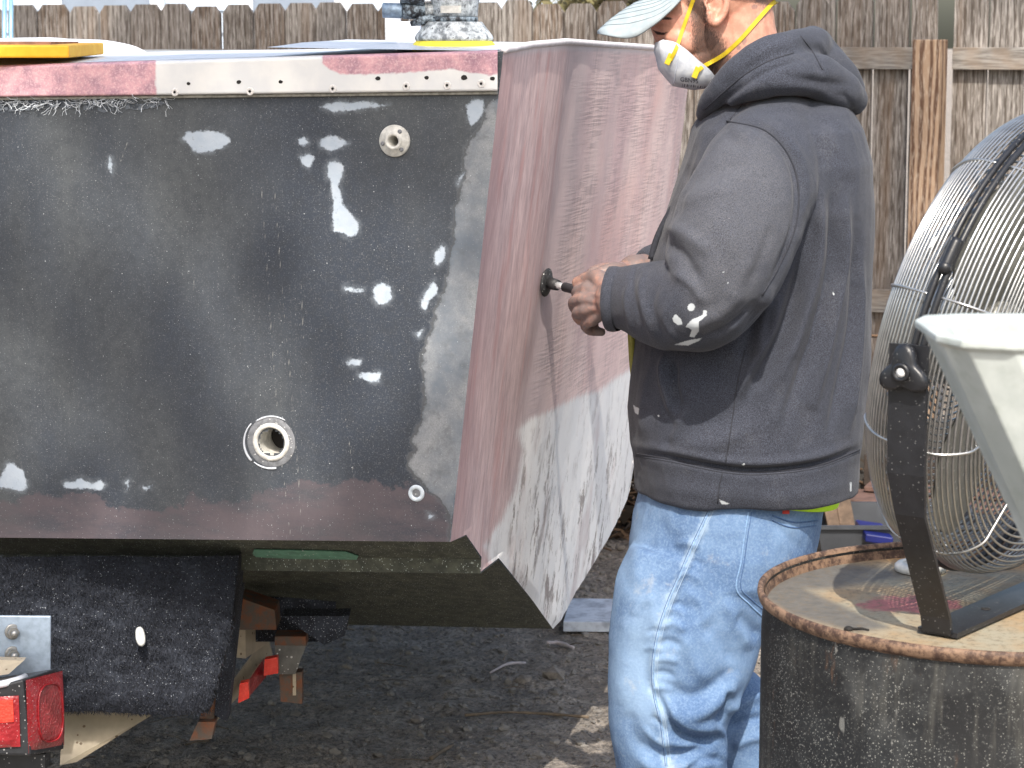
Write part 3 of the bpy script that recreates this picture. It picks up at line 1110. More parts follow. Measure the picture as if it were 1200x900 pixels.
g = G('gravel_stone', .85)
M_STONE = g.out(g.mix(g.noise(9, 2, .5), C(88, 83, 78), C(146, 140, 132)), None, g.bump(g.noise(120, 4), .4, .002))
ico = bmesh.new()
bmesh.ops.create_icosphere(ico, subdivisions=1, radius=1)
IV = np.array([v.co[:] for v in ico.verts])
IF = [[v.index for v in f.verts] for f in ico.faces]
ico.free()
m = MB()
rr = random.Random(5)
for k in range(9500):
    x, y = rr.uniform(-1.2, 1.2), 4.5 + 2.6 * rr.random() ** 1.1
    s = min(.013, .0025 * rr.paretovariate(2.3))
    sc = np.array([rr.uniform(.7, 1.4), rr.uniform(.7, 1.3), rr.uniform(.45, .9)]) * s
    a = rr.uniform(0, 6.28)
    v = IV * (1 + RNG.uniform(-.25, .25, (len(IV), 1))) * sc
    v = np.stack([v[:, 0] * math.cos(a) - v[:, 1] * math.sin(a), v[:, 0] * math.sin(a) + v[:, 1] * math.cos(a), v[:, 2]], 1)
    m.add(v + [x, y, gz(x, y) + s * .2], IF)
m.build('loose_gravel', M_STONE, ground, kind='stuff')
M_STONE2 = simple('pale_stone', C(128, 120, 112), .85, var=.3, scale=60, bump=.4, bdist=.004)


def on_g(px, py):
    p = ray_plane(px, py, np.zeros(3), np.array([0, 0, 1.0]))
    p[2] = gz(p[0], p[1])
    return p


for (x, y, s, lab) in ((648, 800, .034, 'largest loose stone lying on the gravel left of the jeans'),
                       (612, 806, .022, 'small pale stone on the gravel left of a larger loose stone'),
                       (489, 852, .018, 'whitish pebble on the gravel under the hull')):
    v = IV * (1 + RNG.uniform(-.2, .2, (len(IV), 1))) * [s, s * .8, s * .6]
    bmx = bmesh.new()
    vs = [bmx.verts.new(q) for q in v]
    for f in IF:
        bmx.faces.new([vs[i] for i in f])
    bmesh.ops.subdivide_edges(bmx, edges=bmx.edges[:], cuts=2, use_grid_fill=True)
    bmx.verts.ensure_lookup_table()
    vv_ = np.array([q.co[:] for q in bmx.verts])
    vv_ += (fbm(vv_, 40, 3, int(x)) * s * .09)[:, None] * vv_ / s
    o = mk('stone', vv_ + on_g(x, y) + [0, 0, s * .35], [[q.index for q in f.verts] for f in bmx.faces], M_STONE2)
    tag(o, lab, 'stone')
    bmx.free()
M_STICK = simple('dry_stick', C(108, 94, 78), .85, var=.3, scale=60)
M_PSTICK = simple('pale_straw', C(176, 166, 166), .8, var=.15)
for pts, rad, mt, lab in (
        (((574, 797), (595, 790), (616, 786)), .004, M_PSTICK, 'pale straight sliver lying on the gravel below the hull'),
        (((505, 900), (520, 891), (531, 886)), .005, M_STICK, 'short brown stick on the gravel at the bottom of the view'),
        (((545, 852), (590, 847), (640, 848), (690, 852)), .004, M_STICK, 'long dark twig lying across the gravel beside the jeans'),
        (((640, 757), (655, 756), (672, 762)), .006, M_PSTICK, 'flat pale splinter on the gravel below the white board')):
    pp = [on_g(*q) + [0, 0, rad * .8 + .006] for q in pts]
    m = MB()
    m.tube(cat(pp, 4), [rad * rr.uniform(.7, 1.1) for _ in cat(pp, 4)], 7)
    tag(m.build('stick', mt, smooth=True), lab, 'stick')
m = MB()
for k in range(120):
    x, y = rr.uniform(-1.2, 1.0), 4.6 + 2.4 * rr.random()
    L = rr.uniform(.01, .06)
    a = rr.uniform(0, 6.28)
    p = np.array([x, y, gz(x, y) + .008])
    d = np.array([math.cos(a), math.sin(a), rr.uniform(-.1, .25)]) * L
    m.tube([p - d, p + [0, 0, .003], p + d], rr.uniform(.0008, .002), 4)
m.build('twig_litter', simple('dark_litter', C(92, 80, 66), .9, var=.5, scale=6), ground, kind='stuff')

g = G('board_white_paint', .6)
M_BOARD = g.out(g.mix(g.ss(g.noise(20, 6, .65), .4, .7), C(206, 214, 226), C(150, 158, 172)), None, g.bump(g.noise(60, 4), .2, .002))
p = [on_g(660, 741), on_g(735, 742), on_g(735, 714), on_g(668, 713)]
m = MB()
top = [np.array([q[0], q[1], .03]) for q in p]
m.box8([q - [0, 0, .028] for q in top] + top)
tag(bevel(m.build('white_board', M_BOARD), .002), 'bluish white board lying flat on the gravel beyond the hull', 'board')

# dark heap of twigs and brush beyond the hull
hp = thing('brush_heap', 'dark heap of brown twigs and brush behind the jeans, beyond the white board', 'brush', (.42, 7.3, 0))
m = MB()
for k in range(900):
    c = np.array([.45 + rr.gauss(0, .33), 7.35 + rr.gauss(0, .22), abs(rr.gauss(.0, .24))])
    a = rr.uniform(0, 6.28)
    L = rr.uniform(.05, .28)
    d = np.array([math.cos(a), math.sin(a), rr.uniform(-.7, .7)]) * L / 2
    m.tube([c - d, c + RNG.normal(0, .015, 3), c + d], rr.uniform(.0015, .006), 4)
m.build('twigs', simple('dead_twigs', C(92, 72, 54), .9, var=.5, scale=8), hp, kind='stuff')
m = MB()
for k in range(1600):
    c = np.array([.45 + rr.gauss(0, .30), 7.42 + rr.gauss(0, .2), abs(rr.gauss(.0, .23))])
    a, b = nrm(RNG.normal(0, 1, 3)) * rr.uniform(.015, .04), nrm(RNG.normal(0, 1, 3)) * rr.uniform(.01, .025)
    m.add([c - a, c + b, c + a, c - b], [(0, 1, 2, 3)])
m.build('dead_leaves', simple('dead_leaves', C(50, 42, 34), .9, var=.5, scale=6), hp, kind='stuff')

# ================================================================ FENCE
g = G('weathered_wood', .85)
rnd = g.rnd()
vec = g.nd('ShaderNodeVectorMath', operation='ADD')
g.c(vec.inputs[0], g.co((1, 1, .09)))
cmb = g.nd('ShaderNodeCombineXYZ')
g.c(cmb.inputs[0], g.math('MULTIPLY', rnd, 37))
g.c(cmb.inputs[2], g.math('MULTIPLY', rnd, 11))
g.c(vec.inputs[1], cmb.outputs[0])
grain = g.wave(13, vec.outputs[0], 9.0, 3, .8, 'X')
fine = g.noise(160, 4, .6, vec.outputs[0])
blot = g.noise(7, 4, .6, vec.outputs[0])
tone = g.ramp(rnd, [(0, C(98, 90, 82)), (.25, C(124, 118, 112)), (.5, C(104, 88, 74)), (.75, C(112, 107, 102)), (1, C(132, 126, 120))])
base = g.mix(g.ss(grain, .3, .95, 0, .75), tone, C(62, 52, 43))
base = g.mix(g.ss(fine, .42, .7, 0, .7), base, C(178, 172, 166))
base = g.mix(g.ss(blot, .5, .72, 0, .55), base, C(104, 82, 62))
kv = g.voro(5.5, vec.outputs[0])
base = g.mix(g.math('MULTIPLY', g.ss(kv, .16, .05), .7), base, C(84, 62, 46))
base = g.mix(g.ss(kv, .06, .03), base, C(42, 30, 24))
M_WOOD = g.out(base, None, g.bump(g.math('ADD', grain, fine), .5, .002))
g = G('post_wood', .8)
v_ = g.co((1, 1, .13))
rings = g.wave(11, v_, 11.0, 3, .9, 'X')
base = g.mix(g.ss(rings, .3, .85), C(158, 132, 108), C(90, 64, 47))
base = g.mix(g.ss(g.noise(200, 3, .6, v_), .45, .7, 0, .4), base, C(206, 190, 170))
M_POST = g.out(base, None, g.bump(rings, .4, .002))

FA = np.array([-1.2, 10.6, 0])
FD = nrm(np.array([1.0, -.517, 0]))
FN = np.array([FD[1], -FD[0], 0])
if FN[1] > 0:
    FN = -FN


def fpos(px, py=300, off=0.0):
    q = ray_plane(px, py, FA + FN * off, FN)
    return q


def fx_of(px):
    return float((fpos(px) - FA) @ FD)


fence = thing('wooden_fence', 'weathered wooden picket fence with dog-eared tops behind the boat', 'fence', FA)
GZ0 = -.06
edges = []
x = 18.0
while x < 935:
    w = np.interp(x, [0, 600, 900], [35.2, 36.2, 39.5])
    edges.append((x + rr.uniform(0, .8), x + w - rr.uniform(.8, 2.8)))
    x += w
edges += [(938, 973), (975.5, 1016), (1019, 1058), (1061.5, 1098), (1110, 1149), (1152, 1192), (1195, 1236), (1238, 1279), (1281, 1322)]
edges = [(-23, 13), (-59, -25)] + edges
for k, (a, b) in enumerate(edges):
    u0, u1 = fx_of(a), fx_of(b)
    ht = 1.755 + rr.uniform(-.012, .012) + (.03 if a > 930 else 0) + (.07 if a > 1060 else 0)
    cut = .036 + rr.uniform(-.004, .004)
    lean = rr.uniform(-.004, .004)
    th_ = .017
    if 1060 < a < 1062:
        lean = -.03
    o2 = rr.uniform(0, .004)
    outline = [(u0, GZ0), (u1 if lean > -.02 else u1 + .016, GZ0), (u1 + lean, ht - cut), (u1 - cut * .8 + lean, ht), (u0 + cut * .8 + min(lean, .004) * (lean > -.02), ht), (u0 + lean * (lean > -.02), ht - cut)]
    fr = [FA + FD * u + FN * o2 + np.array([0, 0, z]) for u, z in outline]
    bk = [p - FN * th_ for p in fr]
    m = MB()
    n_ = len(fr)
    m.add(fr + bk, [tuple(range(n_))[::-1], tuple(range(n_, 2 * n_))] + [(i, (i + 1) % n_, n_ + (i + 1) % n_, n_ + i) for i in range(n_)])
    m.build('picket', M_WOOD, fence)
g = G('rail_wood', .85)
v_ = g.co((.09, .09, 1))
fine = g.noise(120, 5, .6, v_)
base = g.mix(g.ss(fine, .35, .68), C(104, 99, 94), C(146, 142, 136))
base = g.mix(g.ss(g.noise(6, 3), .45, .7, 0, .5), base, C(132, 112, 92))
M_FRAIL = g.out(base, None, g.bump(fine, .5, .002))
for (z0, z1) in ((1.475, 1.562), (.50, .592)):
    for (a, b) in ((-70, 210), (212, 690), (692, 1076), (1113, 1330)):
        u0, u1 = fx_of(a), fx_of(b)
        dz = .012 if (z0 > 1 and b < 700) else 0
        c0 = FA + FD * u0 + FN * .0045
        c1 = FA + FD * u1 + FN * .0045
        m = MB()
        t = FN * .04
        m.box8([c0 + t + [0, 0, z0 - dz], c1 + t + [0, 0, z0 - dz], c1 + [0, 0, z0 - dz], c0 + [0, 0, z0 - dz],
                c0 + t + [0, 0, z1 - dz], c1 + t + [0, 0, z1 - dz], c1 + [0, 0, z1 - dz], c0 + [0, 0, z1 - dz]])
        bevel(m.build('fence_rail', M_FRAIL, fence), .003)
u0, u1 = fx_of(1076), fx_of(1108)
c0, c1 = FA + FD * u0 + FN * .048, FA + FD * u1 + FN * .048
m = MB()
t = FN * .10
ux = FD * 0
m.box8([c0 + t + [0, 0, GZ0], c1 + t + [0, 0, GZ0], c1 + [0, 0, GZ0], c0 + [0, 0, GZ0],
        c0 + t + [0, 0, 1.592], c1 + t + [0, 0, 1.592], c1 + [0, 0, 1.592], c0 + [0, 0, 1.592]])
bevel(m.build('fence_post', M_POST, fence), .003)
m = MB()
for (a, b) in edges[-9:]:
    for f_ in (.25, .75):
        for y in (.545, 1.52):
            pass

# beyond the fence: a pale house, and a leafy tree
house = thing('neighbour_house', 'pale blue grey clapboard house wall just showing over the fence tops', 'house', (-1.5, 17.5, 0))
M_SID = simple('pale_siding', C(190, 204, 220), .6, var=.08, scale=4)
M_SIDD = simple('grey_siding', C(128, 140, 156), .6, var=.1, scale=4)
M_TRIM = simple('white_trim', C(226, 232, 240), .5, var=.04)
first = None
for k in range(17):
    z = .0 + k * .165
    m = MB()
    x0, x1, yy = -4.6, .35, 17.0
    m.box8([(x0, yy - .02, z), (x1, yy - .02, z), (x1, yy + .1, z), (x0, yy + .1, z),
            (x0, yy, z + .167), (x1, yy, z + .167), (x1, yy + .1, z + .167), (x0, yy + .1, z + .167)])
    if first is None:
        first = m.build('clapboard', M_SID, house)
    else:
        dup(first, (0, 0, z), house)
for (a, b, mt, z0, z1) in ((-1.95, -1.25, M_SIDD, .9, 2.3), (-3.35, -2.6, M_SIDD, .9, 2.3)):
    m = MB()
    m.box([(a + b) / 2, 16.96, (z0 + z1) / 2], [(b - a) / 2, 0, 0], [0, .02, 0], [0, 0, (z1 - z0) / 2])
    w = m.build('window', mt, house)
    m = MB()
    for xx in (a, b):
        m.box([xx, 16.94, (z0 + z1) / 2], [.05, 0, 0], [0, .03, 0], [0, 0, (z1 - z0) / 2])
    m.build('window_trim', M_TRIM, w)
m = MB()
m.box8([(-4.9, 16.5, 2.80), (.6, 16.5, 2.80), (.6, 17.3, 2.80), (-4.9, 17.3, 2.80), (-4.9, 16.5, 2.92), (.6, 16.5, 2.92), (.6, 19, 4.0), (-4.9, 19, 4.0)])
m.build('roof', simple('grey_roof', (.12, .12, .13), .9), house)
# tree behind the fence
tr = thing('leafy_tree', 'olive green tree standing behind the fence near the cap', 'tree', (.7, 14.5, 0))
m = MB()
m.tube(cat([(.7, 14.5, -.05), (.72, 14.5, .9), (.66, 14.5, 1.8), (.74, 14.55, 2.6)], 4), np.linspace(.11, .05, 13), 9)
for k in range(9):
    a = k * .7
    m.tube([(.68, 14.5, 1.3 + .1 * k), (.68 + .35 * math.cos(a), 14.5 + .35 * math.sin(a), 1.7 + .14 * k), (.68 + .7 * math.cos(a), 14.5 + .6 * math.sin(a), 1.95 + .17 * k)], [.03, .02, .01], 6)
m.build('trunk', simple('bark', (.09, .07, .05), .9, var=.4), tr, True)
m = MB()
cl = [(0.7 + rr.gauss(0, .45), 14.5 + rr.gauss(0, .4), 2.25 + rr.gauss(0, .42), rr.uniform(.16, .34)) for _ in range(34)]
for k in range(5200):
    cx, cy, cz, r_ = cl[k % len(cl)]
    d = nrm(RNG.normal(0, 1, 3)) * r_ * rr.random() ** .4
    c = np.array([cx, cy, cz]) + d
    a, b = nrm(RNG.normal(0, 1, 3)) * .045, nrm(RNG.normal(0, 1, 3)) * .022
    m.add([c - a, c + b, c + a, c - b], [(0, 1, 2, 3)])
g = G('olive_leaves', .6)
m.build('crown', g.out(g.mix(g.noise(4, 3), C(96, 94, 60), C(128, 118, 84))), tr, kind='stuff')

# pale blue poles leaning at the left end of the fence
M_POLE = simple('pale_blue_metal', C(150, 196, 228), .35, .2, var=.1, scale=6)
for x0, x1, lab in ((4.0, -1.0, 'left one of two pale blue poles leaning against the fence'), (11.5, 8.5, 'right one of two pale blue poles leaning against the fence')):
    a = P(x1, 330, 10.3)
    a[2] = -.02
    b = P(x0 + 1.5, -30, 10.95)
    m = MB()
    m.tube([a + (b - a) * t for t in np.linspace(0, 1, 8)], .011, 10)
    m.tube([b, b + (b - a) * .01], [.014, .014], 10)
    tag(m.build('leaning_pole', M_POLE, smooth=True), lab, 'pole', 'pale blue poles')

# timber and bins at the foot of the fence, right of the worker
M_RED_W = simple('reddish_timber', C(92, 70, 62), .8, var=.3, scale=30)
M_DRKW = simple('dark_timber', C(54, 45, 39), .85, var=.35, scale=25)
M_BRNW = simple('brown_timber', C(90, 74, 60), .85, var=.35, scale=25)
M_GREYB = simple('grey_bin_plastic', C(58, 61, 66), .6, var=.15, scale=20)
M_BLUE = simple('blue_plastic', C(16, 26, 92), .4, var=.15, scale=12)


def plank(name, a, b, w, t, mat, lab, up=(0, 0, 1), cat_='plank', group=None):
    a, b = np.asarray(a, float), np.asarray(b, float)
    d = nrm(b - a)
    s = nrm(np.cross(d, up))
    n = np.cross(s, d)
    m = MB()
    m.box((a + b) / 2, (b - a) / 2, s * w / 2, n * t / 2)
    return tag(bevel(m.build(name, mat), .003), lab, cat_, group)


for px_, py_, Yd, mt, lab in ((1010, 589, 6.9, M_RED_W, 'lower reddish board of the stack seen between hoodie and fan'),
                              (1010, 574, 7.0, M_RED_W, 'upper reddish board of the stack seen between hoodie and fan'),
                              (1010, 552, 7.1, M_DRKW, 'dark reddish plank above the two reddish boards by the fence')):
    c = P(px_, py_, Yd)
    plank('plank', c + [-.02 if py_ > 580 else .04, .1, 0], c + [1.1, -.3, .0], .18, .016 if py_ > 560 else .10, mt, lab)
# a rough trestle carries them
ts = thing('trestle', 'dark timber trestle carrying boards at the foot of the fence', 'trestle', (1.7, 7.1, 0))
for dx in (.12, .85):
    for dz in (0, .1):
        c = P(1010, 589, 6.9)
        m = MB()
        m.box8([(c[0] + dx, 6.85 + dz * 2, -.02), (c[0] + dx + .05, 6.85 + dz * 2, -.02), (c[0] + dx + .05, 6.9 + dz * 2, -.02), (c[0] + dx, 6.9 + dz * 2, -.02),
                (c[0] + dx, 6.85 + dz * 2, c[2] - .016), (c[0] + dx + .05, 6.85 + dz * 2, c[2] - .016), (c[0] + dx + .05, 6.9 + dz * 2, c[2] - .016), (c[0] + dx, 6.9 + dz * 2, c[2] - .016)])
        m.build('leg', M_DRKW, ts)
m = MB()
c = P(1018, 604, 7.25)
m.box([c[0] + .35, 7.3, .24], [.45, 0, 0], [0, .02, 0], [0, 0, .13])
m.build('back_panel', simple('grey_boarding', C(62, 60, 58), .85, var=.3, scale=20), ts)
for (x0, y0, x1, y1, lab) in ((993, 668, 972, 588, 'narrow brown board leaning right beside the hi-vis shirt hem'), (1006, 664, 986, 582, 'wider brown board leaning beside another narrow one')):
    a, b = P(x0, y0, 6.55), P(x1, y1, 6.75)
    a[2] = .0
    plank('leaning_board', a, b, .045, .05, M_BRNW, lab, up=(0, 1, .2))
c = P(1025, 640, 6.6)
bn = thing('storage_bin', 'open grey storage bin at the foot of the fence', 'bin', (c[0], 6.6, 0))
m = MB()
rows = []
for r_, z in ((.20, 0.0), (.24, .19), (.255, .19), (.255, .20), (.235, .20), (.20, .02), (.01, .02)):
    rows.append([(c[0] + .05 + sx * r_, 6.62 + sy * r_ * .7, z + .0) for sx, sy in ((-1, -1), (-.9, -1.0), (.9, -1), (1, -1), (1, 1), (-1, 1))])
m.rings(np.array(rows), caps=False)
m.build('tub', M_GREYB, bn)
c = P(1024, 624, 6.5)
m = MB()
m.box(c, [.040, 0, -.006], [0, .1, 0], [.001, 0, .012])
tag(bevel(m.build('blue_case', M_BLUE), .004), 'dark blue plastic case sitting on the grey bin', 'case')

# ================================================================ DRUM
DC = P(1166, 694, 2.78)
DR = .292
DZ = DC[2]
drum = thing('oil_drum', 'black dusty steel oil drum with rusty rim and patchy top', 'drum', (DC[0], DC[1], 0))
g = G('drum_black_paint', .55)
n = g.noise(16, 6, .65)
base = g.mix(g.ss(n, .38, .7), C(14, 15, 18), C(30, 32, 34))
base = g.mix(g.math('MULTIPLY', g.ss(g.noise(9, 5, .65), .52, .75), .3), base, C(98, 100, 100))
base = g.mix(g.math('MULTIPLY', g.ss(g.noise(200, 6, .8), .55, .68), .45), base, C(120, 121, 118))
base = g.mix(g.math('MULTIPLY', g.specks(300, .2, .5), .55), base, C(150, 150, 145))
base = g.mix(g.math('MULTIPLY', g.math('MULTIPLY', g.specks(420, .3, .4), g.ss(g.noise(8, 3), .42, .6)), .6), base, C(170, 170, 165))
drip = g.math('MULTIPLY', g.ss(g.noise(34, 4, .65, g.co((1, 1, .10))), .5, .66), g.ss(g.noise(5, 3), .42, .62))
base = g.mix(g.math('MULTIPLY', drip, .25), base, C(112, 110, 102))
base = g.mix(g.math('MULTIPLY', g.ss(g.noise(26, 5, .7, g.co((1, 1, .25))), .6, .7), .5), base, C(92, 66, 48))
scr = g.ss(g.noise(60, 2, .5, g.co((1, 1, .3), (0, .8, .4))), .70, .73)
base = g.mix(g.math('MULTIPLY', scr, .35), base, C(150, 150, 146))
M_DRUM = g.out(base, None, g.bump(n, .2, .002))
g = G('drum_lid_patches', .7)
n = g.noise(9, 6, .65)
base = g.mix(g.ss(n, .36, .64), C(146, 140, 122), C(150, 128, 98))
base = g.mix(g.ss(g.attr('sd_grey'), 6, -4), base, g.mix(g.noise(60, 5, .7), C(58, 56, 54), C(120, 116, 108)))
base = g.mix(g.ss(g.math('ADD', g.attr('sd_rust'), g.math('MULTIPLY', g.math('SUBTRACT', n, .5), 40)), 5, -8), base, g.mix(g.noise(40, 5), C(172, 124, 72), C(184, 152, 108)))
base = g.mix(g.ss(g.math('ADD', g.attr('sd_red'), g.math('MULTIPLY', g.math('SUBTRACT', g.noise(40, 5), .5), 16)), 2, -3), base, g.mix(g.noise(70, 3), C(142, 76, 82), C(168, 112, 108)))
base = g.mix(g.math('MULTIPLY', g.ss(g.noise(90, 6, .75), .48, .66), .75), base, C(104, 92, 74))
M_LID = g.out(base, None, g.bump(g.noise(60, 6, .7), .4, .003))
g = G('drum_rim_rust', .7)
M_RIM = g.out(g.mix(g.ss(g.noise(60, 6, .75), .40, .60), C(66, 48, 40), C(132, 106, 86)), None, g.bump(g.noise(120, 5), .4, .002))
m = MB()
zz = [DZ - .004, DZ - .02, DZ - .05, DZ - .26, DZ - .272, DZ - .29, DZ - .302, DZ - .58, DZ - .592, DZ - .61, DZ - .622, .03, .0]
rr_ = [DR - .006, DR - .004, DR - .002, DR - .002, DR + .006, DR + .006, DR - .002, DR - .002, DR + .006, DR + .006, DR - .002, DR - .002, DR - .002]
m.lathe([DC[0], DC[1], 0], [0, 0, 1], list(zip(rr_, zz))[::-1], 96, caps=False)
m.build('barrel', M_DRUM, drum, True)
m = MB()
m.lathe([DC[0], DC[1], DZ], [0, 0, 1], [(DR - .004, -.016), (DR + .002, -.012), (DR + .0038, -.005), (DR + .003, .0005), (DR + .0, .002), (DR - .003, .0005), (DR - .005, -.006), (DR - .009, -.021)], 96, caps=False)
m.build('rim', M_RIM, drum, True)
lv = [[DC[0], DC[1], DZ - .018]]
NR, NA = 40, 120
for i in range(1, NR + 1):
    for k in range(NA):
        a = 2 * math.pi * k / NA
        r_ = (DR - .008) * i / NR
        lv.append([DC[0] + r_ * math.cos(a), DC[1] + r_ * math.sin(a), DZ - .019 + (.0015 * vn(np.array([[r_ * math.cos(a), r_ * math.sin(a), 0]]), 9)[0] if i < NR else 0)])
lv = np.array(lv)
px, py = proj(lv)
lf = [(0, 1 + k, 1 + (k + 1) % NA) for k in range(NA)]
for i in range(NR - 1):
    for k in range(NA):
        a, b = 1 + i * NA + k, 1 + i * NA + (k + 1) % NA
        lf.append((a, a + NA, b + NA, b))
greyp = [[(890, 660), (945, 692), (1040, 735), (1000, 740), (930, 720), (895, 700)], [(905, 668), (960, 656), (1040, 668), (1075, 672), (1010, 684), (960, 690), (920, 690)]]  # darker grey areas at the left and back of the lid
rustp = [[(960, 655), (1000, 640), (1080, 632), (1300, 640), (1300, 672), (1120, 668), (1050, 660)]]
redp = [[(1003, 708), (1030, 700), (1085, 697), (1125, 704), (1128, 712), (1090, 722), (1050, 716), (1012, 714)]]
mk('lid', lv, lf, M_LID, drum, True, attrs={'sd_grey': layer(px, py, greyp), 'sd_rust': layer(px, py, rustp), 'sd_red': layer(px, py, redp)})
c = P(1079, 645, DC[1] + .20)
c[2] = DZ - .0185
m = MB()
m.lathe(c, [0, 0, 1], [(.034, 0), (.034, .007), (.031, .010), (.022, .0105), (.021, .007), (.001, .007)], 28)
m.build('bung_cap', simple('cap_white', C(206, 204, 198), .5, var=.1, scale=80, specks=120, speck_col=(.2, .2, .2)), drum, True)
m = MB()
c = P(995, 713, 2.66)
c[2] = DZ - .016
m.ell(c, [.006, 0, 0], [0, .006, 0], [0, 0, .004], 8, 6)
m.tube([c, c + [.016, 0, .001], c + [.024, -.004, 0]], [.002, .0015, .001], 5)
m.build('old_bolt', M_DARK, drum, True)

# ================================================================ FAN
FC = P(1200.7, 402, 2.80)
FR = .292
dv = nrm(FC - np.array([0, 0, CAMZ]))
rv = nrm(np.cross(dv, [0, 0, 1]))
uv_ = np.cross(rv, dv)
ca = .40
mhat = .955 * rv - .295 * uv_
FNv = np.array([math.cos(-.2034) * math.sin(.9154), -math.cos(-.2034) * math.cos(.9154), math.sin(-.2034)])       # visible face normal
FU = nrm(np.cross(FNv, [0, 0, 1]))                          # horizontal diameter, pivot axis
FW = np.cross(FU, FNv)
fan = thing('drum_fan', 'large round fan with chrome wire cage on a black bracket, standing on the oil drum', 'fan', (DC[0], DC[1], DZ - .016))
g = G('chrome_wire', .28, .85)
M_WIRE = g.out(g.mix(g.noise(70, 4), C(140, 141, 142), C(196, 197, 196)))
M_FBLK = simple('fan_black_paint', C(30, 31, 35), .38, var=.2, scale=60, bump=.1, specks=320, speck_col=(.12, .12, .12))
M_BLADE = simple('fan_blade_grey', C(150, 150, 142), .5, .3, var=.12, scale=30, specks=150)


def circ(r, h, n=72):
    a = np.arange(n) * 2 * math.pi / n
    return FC + FNv * h + r * (np.cos(a)[:, None] * FU + np.sin(a)[:, None] * FW)


def cage(r):                      # cage profile: half depth at radius
    return .118 * max(0, 1 - (r / FR) ** 6) ** .5 + .012


rings = []
for t in np.linspace(0, 1, 12)[1:]:           # side wall
    rings.append((FR * (1 - .10 * t ** 2.6), .010 + .056 * t))
for r_ in np.linspace(.875, .20, 24):
    rings.append((FR * r_, .066 + .018 * (1 - r_)))
for sgn in (-1, 1):
    for r_, h in rings:
        m = MB()
        m.tube(circ(r_, sgn * h, 80), .00165, 5, closed=True)
        m.build('cage_wire', M_WIRE, fan, True)
    for k in range(10):
        a = k * 2 * math.pi / 10 + .3
        d = math.cos(a) * FU + math.sin(a) * FW
        pts = [FC + d * r_ + FNv * sgn * (h + .003) for r_, h in ([(FR, .004)] + rings)]
        m = MB()
        m.tube(cat(pts, 2), .0019, 6)
        m.build('cage_rib', M_WIRE, fan, True)
for h in (-.0055, .0055):
    m = MB()
    m.tube(circ(FR + .001, h, 96), .0042, 8, closed=True)
    m.build('rim_ring', M_FBLK, fan, True)
m = MB()
m.lathe(FC, FNv, [(.01, .086), (.055, .085), (.06, .080), (.01, .079)], 30)
m.build('centre_badge', M_BLADE, fan, True)
m = MB()
m.lathe(FC, FNv, [(.01, -.135), (.07, -.132), (.08, -.12), (.08, -.02), (.045, .0), (.03, .04), (.01, .05)], 30)
m.build('motor', M_BLADE, fan, True)
bl_ = np.linspace(0, 2 * math.pi, 200)
bx_, by_ = proj(np.array([FC + .19 * (math.cos(t) * FU + math.sin(t) * FW) for t in bl_]))
BLA = bl_[np.argmin(np.hypot(bx_ - 1135, by_ - 545))]
for k in range(3):
    a0 = k * 2.094 + BLA
    rows = []
    for i in range(10):
        t = i / 9
        r_ = .045 + (.255 - .045) * t
        w = .40 + .42 * math.sin(math.pi * min(1, t * .75 + .15))
        row = []
        for j in range(10):
            s = j / 9 - .5
            a = a0 + s * w * 2.0
            row.append(FC + r_ * (math.cos(a) * FU + math.sin(a) * FW) + FNv * (.004 + s * .085 * (1 - .4 * t) - .0 * t))
        rows.append(row)
    top_ = np.array(rows).reshape(-1, 3)
    bot_ = top_ - FNv * .002
    b = mk('fan_blade', np.concatenate([top_, bot_]), grid_faces(10, 10) + grid_faces(10, 10, 100, True), M_BLADE, fan, True)
# bracket: two flat arms, base bar
for sgn in (-1, 1):
    side_dir = FU * sgn
    pv = FC + side_dir * (FR + .012)
    foot = np.array([pv[0], pv[1], DZ - .0125])
    fwd_ = nrm(np.cross(FU, [0, 0, 1]))
    wv_ = fwd_ * .026
    pth = [pv + [0, 0, .03], pv, pv - [0, 0, .07], pv - [0, 0, .12] - side_dir * .002, pv - [0, 0, .17] - side_dir * .014, foot + [0, 0, .02] - side_dir * .085, foot - side_dir * .090]
    pth = [np.asarray(q) for q in pth]
    rows = []
    for i, q in enumerate(pth):
        w = wv_ * (.92 if i < 4 else .74)
        rows.append([q - w - side_dir * .0025, q + w - side_dir * .0025, q + w + side_dir * .0025, q - w + side_dir * .0025])
    m = MB()
    m.rings(np.array(rows))
    m.build('bracket_arm', M_FBLK, fan)
    if sgn == -1:
        BA = foot - side_dir * .090
    else:
        BB = foot - side_dir * .090
    # pivot knob: three-lobed hand screw
    kc = pv + side_dir * .004
    ring0, ring1 = [], []
    for k in range(36):
        a = k * 2 * math.pi / 36
        r_ = .0240 + .0070 * math.cos(3 * a + math.pi / 2)
        p = r_ * (math.cos(a) * fwd_ + math.sin(a) * np.array([0, 0, 1.0]))
        ring0.append(kc + p)
        ring1.append(kc + p)
    hs_ = [0, .002, .010, .013]
    sc_ = [.9, 1.05, 1.05, .85]
    m = MB()
    m.rings(np.array([[kc + (q - kc) * s_ + side_dir * h for q in ring0] for h, s_ in zip(hs_, sc_)]))
    kn = m.build('pivot_knob', M_FBLK, fan, True)
    m = MB()
    m.lathe(kc + side_dir * .0125, side_dir, [(.011, 0), (.011, .004), (.007, .005), (.006, .001), (.0005, .001)], 18)
    m.build('knob_collar', M_FBLK, kn, True)
    m = MB()
    m.lathe(kc + side_dir * .0128, side_dir, [(.0055, 0), (.0055, .003), (.001, .004)], 12)
    m.build('pivot_bolt', simple('white_bolt', (.75, .75, .75), .4), kn, True)
wv_ = nrm(np.cross(FU, [0, 0, 1])) * .026
m = MB()
m.box((BA + BB) / 2 - np.array([0, 0, .0]), (BB - BA) / 2, wv_, [0, 0, .003])
